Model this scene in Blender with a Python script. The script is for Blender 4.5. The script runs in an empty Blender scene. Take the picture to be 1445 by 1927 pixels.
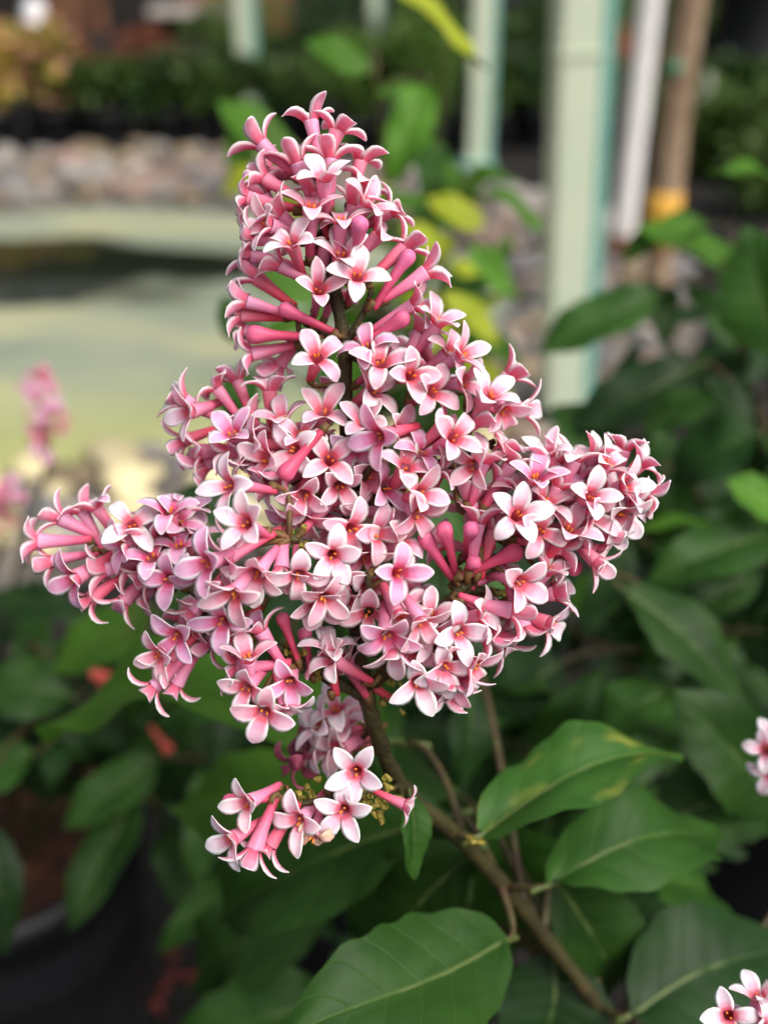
import bpy, math, random
import numpy as np
from mathutils import Vector, Matrix, noise

# ------------------------------------------------------------------ camera, world, sun, exposure
sc = bpy.context.scene
COL = sc.collection
rnd = random.Random(7)
W0, H0 = 1445.0, 1927.0
PITCH = math.radians(30.0)
CAMZ = 0.82
VFOV = math.radians(52.0)
FPX = H0 / 2 / math.tan(VFOV / 2)
DF = 0.237                                   # depth of the focal plane (metres)
cam = bpy.data.objects.new("camera", bpy.data.cameras.new("camera"))
COL.objects.link(cam)
cam.location = (0, 0, CAMZ)
cam.rotation_euler = (math.pi / 2 - PITCH, 0, 0)
cam.data.sensor_fit = 'VERTICAL'
cam.data.sensor_height = 36.0
cam.data.lens = 18.0 / math.tan(VFOV / 2)
cam.data.clip_start = 0.01
cam.data.clip_end = 500
cam.data.dof.use_dof = True
cam.data.dof.focus_distance = DF - 0.008
cam.data.dof.aperture_fstop = 6.8
sc.camera = cam

SUN_AZ = math.radians(130)    # clockwise from +Y (the view direction): sun stands to the right, a little behind the camera
SUN_EL = math.radians(52)
world = bpy.data.worlds.new("World"); sc.world = world; world.use_nodes = True
wn = world.node_tree.nodes; wl = world.node_tree.links
bg = wn["Background"]
sky = wn.new("ShaderNodeTexSky"); sky.sky_type = 'NISHITA'; sky.sun_disc = False
sky.sun_elevation = SUN_EL; sky.sun_rotation = SUN_AZ
sky.dust_density = 8.0; sky.air_density = 1.0; sky.ozone_density = 0.3
hz = wn.new("ShaderNodeHueSaturation"); hz.inputs["Saturation"].default_value = 0.30      # thin even cloud whitens the sky
wl.new(sky.outputs[0], hz.inputs["Color"]); wl.new(hz.outputs[0], bg.inputs[0]); bg.inputs[1].default_value = 0.12

sd = bpy.data.lights.new("sun", 'SUN'); sun = bpy.data.objects.new("sun", sd); COL.objects.link(sun)
sd.energy = 1.05; sd.angle = math.radians(32); sd.color = (1.0, 0.93, 0.82)
sdir = Vector((math.sin(SUN_AZ) * math.cos(SUN_EL), math.cos(SUN_AZ) * math.cos(SUN_EL), math.sin(SUN_EL)))
sun.rotation_euler = sdir.to_track_quat('Z', 'Y').to_euler()
sun.location = (2, 3, 4)

sc.view_settings.view_transform = 'Standard'
sc.view_settings.look = 'None'
sc.view_settings.exposure = 0.66
sc.view_settings.gamma = 1.0
sc.render.engine = 'CYCLES'
sc.cycles.use_denoising = True
sc.cycles.max_bounces = 8
sc.cycles.transparent_max_bounces = 4
sc.cycles.caustics_reflective = False
sc.cycles.caustics_refractive = False

# ------------------------------------------------------------------ layout helpers
RGT = Vector((1, 0, 0))
UPV = Vector((0, math.sin(PITCH), math.cos(PITCH)))
BCK = -Vector((0, math.cos(PITCH), -math.sin(PITCH)))      # towards the camera
CAM = Vector((0, 0, CAMZ))
def P(x, y, D):
    return CAM + RGT * ((x - W0 / 2) / FPX * D) + UPV * ((H0 / 2 - y) / FPX * D) - BCK * D
def F(x, y, mm):                                            # depth given in mm behind the focal plane
    return P(x, y, DF + mm / 1000.0)
def G(x, y, z=0.0):                                         # where the ray meets height z
    d = P(x, y, 1.0) - CAM
    return CAM + d * ((z - CAMZ) / d.z)
def camdir(theta, tilt):
    t, a = math.radians(theta), math.radians(tilt)
    return RGT * (math.sin(a) * math.cos(t)) + UPV * (math.sin(a) * math.sin(t)) + BCK * math.cos(a)
def proj(p):
    q = p - CAM
    D = -q.dot(BCK)
    return W0 / 2 + q.dot(RGT) / D * FPX, H0 / 2 - q.dot(UPV) / D * FPX, D

# ------------------------------------------------------------------ object helpers
def mesh(name, verts, faces, mats, uvs=None, matidx=None, smooth=True):
    me = bpy.data.meshes.new(name)
    me.from_pydata([tuple(v) for v in verts], [], faces)
    for m in (mats if isinstance(mats, (list, tuple)) else [mats]):
        me.materials.append(m)
    if matidx is not None:
        me.polygons.foreach_set("material_index", matidx)
    if uvs is not None:
        ul = me.uv_layers.new(name="UVMap")
        idx = np.zeros(len(me.loops), dtype=np.int32)
        me.loops.foreach_get("vertex_index", idx)
        ul.data.foreach_set("uv", np.asarray(uvs, dtype=np.float32)[idx].ravel())
    if smooth:
        me.polygons.foreach_set("use_smooth", [True] * len(me.polygons))
    me.update()
    return me
def link(name, me, parent=None, mw=None):
    o = bpy.data.objects.new(name, me)
    COL.objects.link(o)
    if parent is not None:
        o.parent = parent
    if mw is not None:
        o.matrix_basis = mw
    return o
def tag(o, label=None, cat=None, group=None, kind=None):
    if label: o["label"] = label
    if cat: o["category"] = cat
    if group: o["group"] = group
    if kind: o["kind"] = kind
    return o
def empty(name, loc, label, cat, group=None):
    o = bpy.data.objects.new(name, None)
    COL.objects.link(o); o.location = loc
    o.empty_display_size = 0.02
    return tag(o, label, cat, group)
def frame(origin, x, zhint):
    x = x.normalized()
    y = zhint.cross(x)
    if y.length < 1e-5: y = Vector((0.3, 0.9, 0.1)).cross(x)
    y.normalize(); z = x.cross(y)
    m = Matrix((x, y, z)).transposed().to_4x4(); m.translation = origin
    return m
def smooth_path(pts, n):                     # Catmull-Rom through points
    pts = [Vector(p) for p in pts]
    if len(pts) == 2:
        return [pts[0].lerp(pts[1], i / n) for i in range(n + 1)]
    ext = [pts[0] * 2 - pts[1]] + pts + [pts[-1] * 2 - pts[-2]]
    out = []
    for i in range(1, len(ext) - 2):
        p0, p1, p2, p3 = ext[i - 1:i + 3]
        for k in range(n):
            t = k / n
            out.append(0.5 * ((2 * p1) + (p2 - p0) * t + (2 * p0 - 5 * p1 + 4 * p2 - p3) * t * t + (3 * p1 - p0 - 3 * p2 + p3) * t ** 3))
    out.append(pts[-1])
    return out
def tube_data(path, radii, seg=8, rough=0.0, seed=0):
    vs, fs = [], []
    n = len(path)
    ref = Vector((0.31, 0.87, 0.4))
    for i, p in enumerate(path):
        t = (path[min(i + 1, n - 1)] - path[max(i - 1, 0)]).normalized()
        a = t.cross(ref)
        if a.length < 1e-4: a = t.cross(Vector((1, 0, 0)))
        a.normalize(); b = t.cross(a)
        for k in range(seg):
            an = 2 * math.pi * k / seg
            r = radii[i]
            if rough:
                r *= 1 + rough * noise.noise(Vector((i * 0.7 + seed, math.cos(an) * 1.3, math.sin(an) * 1.3)))
            vs.append(p + a * (math.cos(an) * r) + b * (math.sin(an) * r))
    for i in range(n - 1):
        for k in range(seg):
            k2 = (k + 1) % seg
            fs.append((i * seg + k, i * seg + k2, (i + 1) * seg + k2, (i + 1) * seg + k))
    fs.append(tuple(reversed(range(seg))))
    fs.append(tuple((n - 1) * seg + k for k in range(seg)))
    return vs, fs
def lathe_data(profile, seg=24, close=False):
    vs, fs = [], []
    for (r, z) in profile:
        for k in range(seg):
            a = 2 * math.pi * k / seg
            vs.append(Vector((r * math.cos(a), r * math.sin(a), z)))
    for i in range(len(profile) - 1):
        for k in range(seg):
            k2 = (k + 1) % seg
            fs.append((i * seg + k, i * seg + k2, (i + 1) * seg + k2, (i + 1) * seg + k))
    if close:
        fs.append(tuple(reversed(range(seg))))
        fs.append(tuple((len(profile) - 1) * seg + k for k in range(seg)))
    return vs, fs
def box_data(x0, x1, y0, y1, z0, z1, bev=0.0):
    vs = []
    prof = [(0, bev), (bev, 0)]
    if bev <= 0:
        vs = [Vector(c) for c in ((x0, y0, z0), (x1, y0, z0), (x1, y1, z0), (x0, y1, z0), (x0, y0, z1), (x1, y0, z1), (x1, y1, z1), (x0, y1, z1))]
        return vs, [(3, 2, 1, 0), (4, 5, 6, 7), (0, 1, 5, 4), (1, 2, 6, 5), (2, 3, 7, 6), (3, 0, 4, 7)]
    ring = [(x0 + bev, y0), (x1 - bev, y0), (x1, y0 + bev), (x1, y1 - bev), (x1 - bev, y1), (x0 + bev, y1), (x0, y1 - bev), (x0, y0 + bev)]
    vs = [Vector((a, b, z0)) for a, b in ring] + [Vector((a, b, z1)) for a, b in ring]
    fs = [(k, (k + 1) % 8, 8 + (k + 1) % 8, 8 + k) for k in range(8)]
    fs += [tuple(reversed(range(8))), tuple(range(8, 16))]
    return vs, fs

# ------------------------------------------------------------------ materials
def lin(r, g, b):
    f = lambda c: (c / 255 / 12.92) if c <= 10 else ((c / 255 + 0.055) / 1.055) ** 2.4
    return (f(r), f(g), f(b), 1)
def newmat(name):
    m = bpy.data.materials.new(name); m.use_nodes = True
    nt = m.node_tree
    return m, nt, nt.nodes, nt.links, nt.nodes["Principled BSDF"]
def N(nt, t, **kw):
    n = nt.nodes.new(t)
    for k, v in kw.items(): setattr(n, k, v)
    return n
def ramp(nt, stops, interp='EASE'):
    r = nt.nodes.new("ShaderNodeValToRGB"); r.color_ramp.interpolation = interp
    e = r.color_ramp.elements
    while len(e) < len(stops): e.new(0.5)
    for k, (p, c) in enumerate(stops):
        e[k].position = p; e[k].color = c if len(c) == 4 else (*c, 1)
    return r
def math_n(nt, op, a=None, b=None):
    n = nt.nodes.new("ShaderNodeMath"); n.operation = op
    for i, v in enumerate((a, b)):
        if v is None: continue
        if isinstance(v, (int, float)): n.inputs[i].default_value = v
        else: nt.links.new(v, n.inputs[i])
    return n.outputs[0]
def mixc(nt, fac, a, b, mode='MIX'):
    n = nt.nodes.new("ShaderNodeMix"); n.data_type = 'RGBA'; n.blend_type = mode
    if isinstance(fac, (int, float)): n.inputs[0].default_value = fac
    else: nt.links.new(fac, n.inputs[0])
    for i, v in ((6, a), (7, b)):
        if isinstance(v, tuple): n.inputs[i].default_value = v if len(v) == 4 else (*v, 1)
        else: nt.links.new(v, n.inputs[i])
    return n.outputs[2]

def simple(name, stops, scale=8.0, rough=0.7, bump=0.0, bscale=40, spec=0.4, detail=5, trans=0.0, coord='Object', rand=0.0):
    m, nt, nd, lk, p = newmat(name)
    tc = N(nt, "ShaderNodeTexCoord")
    nz = N(nt, "ShaderNodeTexNoise"); nz.inputs["Scale"].default_value = scale; nz.inputs["Detail"].default_value = detail
    lk.new(tc.outputs[coord], nz.inputs["Vector"])
    r = ramp(nt, stops, 'LINEAR'); lk.new(nz.outputs[0], r.inputs[0])
    col = r.outputs[0]
    if rand:
        oi = N(nt, "ShaderNodeObjectInfo")
        hs = N(nt, "ShaderNodeHueSaturation")
        lk.new(col, hs.inputs["Color"])
        mr = N(nt, "ShaderNodeMapRange"); mr.inputs[3].default_value = 1 - rand; mr.inputs[4].default_value = 1 + rand
        lk.new(oi.outputs["Random"], mr.inputs[0]); lk.new(mr.outputs[0], hs.inputs["Value"])
        col = hs.outputs[0]
    lk.new(col, p.inputs["Base Color"])
    p.inputs["Roughness"].default_value = rough
    p.inputs["Specular IOR Level"].default_value = spec
    if bump:
        b = N(nt, "ShaderNodeBump"); b.inputs["Strength"].default_value = bump; b.inputs["Distance"].default_value = 0.01
        n2 = N(nt, "ShaderNodeTexNoise"); n2.inputs["Scale"].default_value = bscale; n2.inputs["Detail"].default_value = 6
        lk.new(tc.outputs[coord], n2.inputs["Vector"]); lk.new(n2.outputs[0], b.inputs["Height"]); lk.new(b.outputs[0], p.inputs["Normal"])
    if trans:
        add_trans(nt, p, col, trans)
    return m
def add_trans(nt, p, col, fac, tint=None):
    tr = N(nt, "ShaderNodeBsdfTranslucent")
    if tint: col = mixc(nt, 0.75, col, tint, 'MIX')
    if isinstance(col, tuple): tr.inputs[0].default_value = col
    else: nt.links.new(col, tr.inputs[0])
    mx = N(nt, "ShaderNodeMixShader"); mx.inputs[0].default_value = fac
    nt.links.new(p.outputs[0], mx.inputs[1]); nt.links.new(tr.outputs[0], mx.inputs[2])
    out = nt.nodes["Material Output"]; nt.links.new(mx.outputs[0], out.inputs[0])

def petal_mat(name, deep, mid, pale, rim, sss=0.55):
    """face of a petal: deep pink by the throat, pale blade, almost white rim; u runs along, v across"""
    m, nt, nd, lk, p = newmat(name)
    uv = N(nt, "ShaderNodeUVMap"); uv.uv_map = "UVMap"
    sx = N(nt, "ShaderNodeSeparateXYZ"); lk.new(uv.outputs[0], sx.inputs[0])
    u, v = sx.outputs[0], sx.outputs[1]
    oi = N(nt, "ShaderNodeObjectInfo")
    along = ramp(nt, [(0.0, deep), (0.10, deep), (0.30, mid), (0.56, pale), (1.0, pale)]); lk.new(u, along.inputs[0])
    # rim
    e1 = math_n(nt, 'ABSOLUTE', math_n(nt, 'SUBTRACT', math_n(nt, 'MULTIPLY', v, 2.0), 1.0))
    e2 = math_n(nt, 'POWER', u, 4.0)
    e = math_n(nt, 'MAXIMUM', e1, e2)
    nz = N(nt, "ShaderNodeTexNoise"); nz.inputs["Scale"].default_value = 900
    tc = N(nt, "ShaderNodeTexCoord"); lk.new(tc.outputs["Object"], nz.inputs[0])
    e = math_n(nt, 'ADD', e, math_n(nt, 'MULTIPLY', math_n(nt, 'SUBTRACT', nz.outputs[0], 0.5), 0.25))
    er = ramp(nt, [(0.50, (0, 0, 0)), (0.88, (1, 1, 1))]); lk.new(e, er.inputs[0])
    fac = math_n(nt, 'MULTIPLY', er.outputs[0], math_n(nt, 'MINIMUM', math_n(nt, 'MULTIPLY', u, 3.0), 0.9))
    c = mixc(nt, fac, along.outputs[0], rim)
    # faint veins along the blade
    vn = N(nt, "ShaderNodeTexNoise"); vn.inputs["Scale"].default_value = 1.0; vn.inputs["Detail"].default_value = 3
    mp = N(nt, "ShaderNodeMapping"); mp.inputs["Scale"].default_value = (1.5, 16, 1); lk.new(uv.outputs[0], mp.inputs[0]); lk.new(mp.outputs[0], vn.inputs[0])
    vr = ramp(nt, [(0.35, (0.88, 0.80, 0.85)), (0.65, (1, 1, 1))]); lk.new(vn.outputs[0], vr.inputs[0])
    c = mixc(nt, 0.6, c, vr.outputs[0], 'MULTIPLY')
    # each floret a little different
    tintr = ramp(nt, [(0.0, (1.0, 0.93, 0.92)), (0.35, (1, 1, 1)), (0.7, (0.96, 0.92, 1.0)), (1.0, (1, 0.88, 0.9))], 'LINEAR'); lk.new(oi.outputs["Random"], tintr.inputs[0])
    c = mixc(nt, 0.8, c, tintr.outputs[0], 'MULTIPLY')
    lk.new(c, p.inputs["Base Color"])
    p.inputs["Roughness"].default_value = 0.55
    p.inputs["Specular IOR Level"].default_value = 0.25
    p.inputs["Subsurface Weight"].default_value = sss
    p.inputs["Subsurface Radius"].default_value = (1.0, 0.45, 0.5)
    p.inputs["Subsurface Scale"].default_value = 0.002
    return m
def tube_mat(name, base, mid, mouth, sss=0.45, alt=None):
    m, nt, nd, lk, p = newmat(name)
    uv = N(nt, "ShaderNodeUVMap"); uv.uv_map = "UVMap"
    sx = N(nt, "ShaderNodeSeparateXYZ"); lk.new(uv.outputs[0], sx.inputs[0])
    oi = N(nt, "ShaderNodeObjectInfo")
    r = ramp(nt, [(0.0, base), (0.45, mid), (1.0, mouth)], 'LINEAR'); lk.new(sx.outputs[0], r.inputs[0])
    c = r.outputs[0]
    if alt:
        r2 = ramp(nt, [(0.0, alt[0]), (0.45, alt[1]), (1.0, alt[2])], 'LINEAR'); lk.new(sx.outputs[0], r2.inputs[0])
        fr = ramp(nt, [(0.1, (0, 0, 0)), (0.75, (1, 1, 1))], 'LINEAR'); lk.new(oi.outputs["Random"], fr.inputs[0])
        c = mixc(nt, fr.outputs[0], c, r2.outputs[0])
    vn = N(nt, "ShaderNodeTexNoise"); vn.inputs["Scale"].default_value = 1.0; vn.inputs["Detail"].default_value = 4
    mp = N(nt, "ShaderNodeMapping"); mp.inputs["Scale"].default_value = (2.5, 12, 1); lk.new(uv.outputs[0], mp.inputs[0]); lk.new(mp.outputs[0], vn.inputs[0])
    vr = ramp(nt, [(0.3, (0.78, 0.66, 0.74)), (0.7, (1, 1, 1))]); lk.new(vn.outputs[0], vr.inputs[0])
    c = mixc(nt, 0.6, c, vr.outputs[0], 'MULTIPLY')
    lk.new(c, p.inputs["Base Color"])
    p.inputs["Roughness"].default_value = 0.45
    p.inputs["Specular IOR Level"].default_value = 0.3
    p.inputs["Subsurface Weight"].default_value = sss
    p.inputs["Subsurface Radius"].default_value = (1.0, 0.3, 0.35)
    p.inputs["Subsurface Scale"].default_value = 0.0015
    return m
def leaf_mat(name, c1, c2, veinc, rough=0.5, trans=0.32, patch=None, spec=0.22):
    m, nt, nd, lk, p = newmat(name)
    uv = N(nt, "ShaderNodeUVMap"); uv.uv_map = "UVMap"
    sx = N(nt, "ShaderNodeSeparateXYZ"); lk.new(uv.outputs[0], sx.inputs[0])
    u, v = sx.outputs[0], sx.outputs[1]
    a = math_n(nt, 'ABSOLUTE', math_n(nt, 'SUBTRACT', math_n(nt, 'MULTIPLY', v, 2.0), 1.0))
    ph = math_n(nt, 'SUBTRACT', math_n(nt, 'MULTIPLY', u, 7.0), math_n(nt, 'MULTIPLY', a, 1.25))
    s = math_n(nt, 'ABSOLUTE', math_n(nt, 'SINE', math_n(nt, 'MULTIPLY', ph, math.pi)))
    lat = ramp(nt, [(0.0, (1, 1, 1)), (0.14, (0, 0, 0))]); lk.new(s, lat.inputs[0])
    midr = ramp(nt, [(0.0, (1, 1, 1)), (0.07, (0, 0, 0))]); lk.new(a, midr.inputs[0])
    vein = math_n(nt, 'MAXIMUM', math_n(nt, 'MULTIPLY', lat.outputs[0], 0.55), midr.outputs[0])
    tc = N(nt, "ShaderNodeTexCoord"); oi = N(nt, "ShaderNodeObjectInfo")
    nz = N(nt, "ShaderNodeTexNoise"); nz.inputs["Scale"].default_value = 3.0; nz.inputs["Detail"].default_value = 5
    nz.noise_dimensions = '4D'
    lk.new(uv.outputs[0], nz.inputs["Vector"]); lk.new(math_n(nt, 'MULTIPLY', oi.outputs["Random"], 40.0), nz.inputs["W"])
    r = ramp(nt, [(0.3, c1), (0.7, c2)], 'LINEAR'); lk.new(nz.outputs[0], r.inputs[0])
    c = r.outputs[0]
    if patch:
        n3 = N(nt, "ShaderNodeTexNoise"); n3.inputs["Scale"].default_value = 2.2; n3.inputs["Detail"].default_value = 3; n3.noise_dimensions = '4D'
        lk.new(uv.outputs[0], n3.inputs["Vector"]); lk.new(math_n(nt, 'MULTIPLY', oi.outputs["Random"], 90.0), n3.inputs["W"])
        pr = ramp(nt, [(0.52, (0, 0, 0)), (0.66, (1, 1, 1))]); lk.new(n3.outputs[0], pr.inputs[0])
        c = mixc(nt, math_n(nt, 'MULTIPLY', pr.outputs[0], 0.7), c, patch)
    c = mixc(nt, math_n(nt, 'MULTIPLY', vein, 0.55), c, veinc)
    hs = N(nt, "ShaderNodeHueSaturation"); lk.new(c, hs.inputs["Color"])
    mr = N(nt, "ShaderNodeMapRange"); mr.inputs[3].default_value = 0.7; mr.inputs[4].default_value = 1.35
    lk.new(oi.outputs["Random"], mr.inputs[0]); lk.new(mr.outputs[0], hs.inputs["Value"])
    c = hs.outputs[0]
    lk.new(c, p.inputs["Base Color"])
    p.inputs["Roughness"].default_value = rough; p.inputs["Specular IOR Level"].default_value = spec
    b = N(nt, "ShaderNodeBump"); b.inputs["Strength"].default_value = 0.35; b.inputs["Distance"].default_value = 0.001; b.invert = True
    lk.new(vein, b.inputs["Height"]); lk.new(b.outputs[0], p.inputs["Normal"])
    add_trans(nt, p, c, trans)
    return m

M = {}
M['petal'] = petal_mat('petal_face', (0.64, 0.10, 0.14, 1), (0.78, 0.27, 0.37, 1), (0.83, 0.45, 0.54, 1), (0.92, 0.78, 0.79, 1))
M['petal_white'] = petal_mat('petal_face_pale', (0.68, 0.13, 0.19, 1), (0.83, 0.42, 0.52, 1), (0.88, 0.64, 0.71, 1), (0.93, 0.86, 0.86, 1))
M['petal_lilac'] = petal_mat('petal_face_lilac', (0.60, 0.08, 0.18, 1), (0.70, 0.23, 0.40, 1), (0.77, 0.39, 0.57, 1), (0.90, 0.74, 0.82, 1))
M['petal_back'] = petal_mat('petal_back', (0.68, 0.12, 0.20, 1), (0.73, 0.19, 0.29, 1), (0.78, 0.32, 0.43, 1), (0.90, 0.72, 0.75, 1))
M['tube'] = tube_mat('floret_tube', (0.58, 0.040, 0.07, 1), (0.67, 0.085, 0.14, 1), (0.73, 0.21, 0.30, 1),
                     alt=((0.60, 0.065, 0.14, 1), (0.69, 0.19, 0.33, 1), (0.78, 0.36, 0.53, 1)))
M['throat'] = tube_mat('floret_throat', (0.50, 0.07, 0.07, 1), (0.64, 0.13, 0.15, 1), (0.76, 0.26, 0.36, 1))
M['bud'] = tube_mat('flower_bud', (0.48, 0.05, 0.10, 1), (0.60, 0.07, 0.15, 1), (0.66, 0.13, 0.25, 1),
                    alt=((0.50, 0.05, 0.11, 1), (0.58, 0.09, 0.20, 1), (0.66, 0.18, 0.36, 1)))
M['anther'] = simple('anther', [(0.3, (0.62, 0.13, 0.02)), (0.7, (0.80, 0.32, 0.05))], scale=900, rough=0.6)
M['stem'] = simple('lilac_stem', [(0.3, (0.026, 0.018, 0.007)), (0.55, (0.046, 0.042, 0.011)), (0.75, (0.07, 0.036, 0.016))], scale=160, rough=0.55, bump=0.3, bscale=900)
M['stem_green'] = simple('green_stem', [(0.3, (0.06, 0.075, 0.015)), (0.6, (0.12, 0.14, 0.03)), (0.8, (0.12, 0.07, 0.03))], scale=220, rough=0.55, bump=0.25, bscale=900)
M['pedicel'] = simple('pedicel', [(0.3, (0.07, 0.035, 0.015)), (0.5, (0.13, 0.075, 0.02)), (0.7, (0.20, 0.07, 0.045))], scale=300, rough=0.6)
M['calyx'] = simple('spent_calyx', [(0.3, (0.20, 0.17, 0.03)), (0.6, (0.34, 0.28, 0.05)), (0.8, (0.30, 0.14, 0.04))], scale=300, rough=0.6, trans=0.15)
M['withered'] = simple('withered_petal', [(0.3, (0.45, 0.12, 0.04)), (0.5, (0.70, 0.42, 0.30)), (0.7, (0.80, 0.62, 0.55))], scale=350, rough=0.7)
M['withered_dark'] = simple('withered_dark_petal', [(0.3, (0.10, 0.015, 0.03)), (0.5, (0.30, 0.05, 0.10)), (0.7, (0.45, 0.12, 0.2))], scale=300, rough=0.7)
M['leaf'] = leaf_mat('lilac_leaf', (0.011, 0.046, 0.005, 1), (0.032, 0.090, 0.012, 1), (0.07, 0.14, 0.025, 1))
M['leaf_patch'] = leaf_mat('lilac_leaf_yellowing', (0.020, 0.070, 0.010, 1), (0.038, 0.11, 0.016, 1), (0.09, 0.16, 0.03, 1), patch=(0.22, 0.24, 0.04, 1))
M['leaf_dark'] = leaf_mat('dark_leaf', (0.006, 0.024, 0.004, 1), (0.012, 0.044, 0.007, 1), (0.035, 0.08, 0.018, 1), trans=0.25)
M['leaf_bright'] = leaf_mat('bright_leaf', (0.055, 0.16, 0.014, 1), (0.095, 0.23, 0.022, 1), (0.15, 0.27, 0.05, 1), trans=0.45)
M['leaf_sunlit'] = leaf_mat('sunlit_lime_leaf', (0.36, 0.44, 0.025, 1), (0.46, 0.52, 0.04, 1), (0.5, 0.52, 0.1, 1), trans=0.5)  # young yellow-green leaf, brightened so that its colour carries the sunlight
M['petiole'] = simple('petiole', [(0.3, (0.05, 0.022, 0.016)), (0.7, (0.075, 0.07, 0.02))], scale=200, rough=0.5)
M['midrib'] = simple('midrib', [(0.3, (0.06, 0.085, 0.02)), (0.7, (0.09, 0.13, 0.03))], scale=200, rough=0.5)
M['black_plastic'] = simple('black_plastic', [(0.3, (0.008, 0.009, 0.011)), (0.7, (0.018, 0.019, 0.023))], scale=20, rough=0.5, bump=0.05)
M['soil'] = simple('potting_soil', [(0.3, (0.022, 0.010, 0.006)), (0.55, (0.06, 0.026, 0.013)), (0.75, (0.10, 0.05, 0.025))], scale=45, rough=0.95, bump=1.0, bscale=130)
M['soil_red'] = simple('bark_mulch', [(0.3, (0.025, 0.009, 0.005)), (0.55, (0.07, 0.024, 0.011)), (0.75, (0.12, 0.045, 0.022))], scale=45, rough=0.95, bump=1.0, bscale=130)

# ------------------------------------------------------------------ ground, pond, bank of stones
def ground_mat():
    m, nt, nd, lk, p = newmat('ground_gravel')
    tc = N(nt, "ShaderNodeTexCoord")
    vo = N(nt, "ShaderNodeTexVoronoi"); vo.inputs["Scale"].default_value = 55; lk.new(tc.outputs["Object"], vo.inputs[0])
    nz = N(nt, "ShaderNodeTexNoise"); nz.inputs["Scale"].default_value = 2.2; nz.inputs["Detail"].default_value = 8; lk.new(tc.outputs["Object"], nz.inputs[0])
    r = ramp(nt, [(0.3, (0.007, 0.0068, 0.007)), (0.55, (0.018, 0.017, 0.017)), (0.75, (0.04, 0.037, 0.034))], 'LINEAR'); lk.new(nz.outputs[0], r.inputs[0])
    r2 = ramp(nt, [(0.0, (0.55, 0.55, 0.55)), (1.0, (1.5, 1.45, 1.4))], 'LINEAR')
    sp = N(nt, "ShaderNodeSeparateColor"); lk.new(vo.outputs["Color"], sp.inputs[0]); lk.new(sp.outputs[0], r2.inputs[0])
    c = mixc(nt, 1.0, r.outputs[0], r2.outputs[0], 'MULTIPLY')
    lk.new(c, p.inputs["Base Color"]); p.inputs["Roughness"].default_value = 0.95; p.inputs["Specular IOR Level"].default_value = 0.12
    b = N(nt, "ShaderNodeBump"); b.inputs["Strength"].default_value = 0.7; b.inputs["Distance"].default_value = 0.01
    lk.new(vo.outputs["Distance"], b.inputs["Height"]); b.invert = True; lk.new(b.outputs[0], p.inputs["Normal"])
    return m
M['ground'] = ground_mat()
R_ = 300.0
gv, gf = [], []
ticks = [-R_, -60, -20, -8, -4, -2, -1, 0, 1, 2, 4, 8, 20, 60, R_]
for y in ticks:
    for x in ticks: gv.append((x, y + 3, 0))
nt_ = len(ticks)
for j in range(nt_ - 1):
    for i in range(nt_ - 1): gf.append((j * nt_ + i, j * nt_ + i + 1, (j + 1) * nt_ + i + 1, (j + 1) * nt_ + i))
tag(link('ground', mesh('ground', gv, gf, M['ground'])), 'dark grey gravel ground of the nursery yard', kind='structure')

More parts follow.
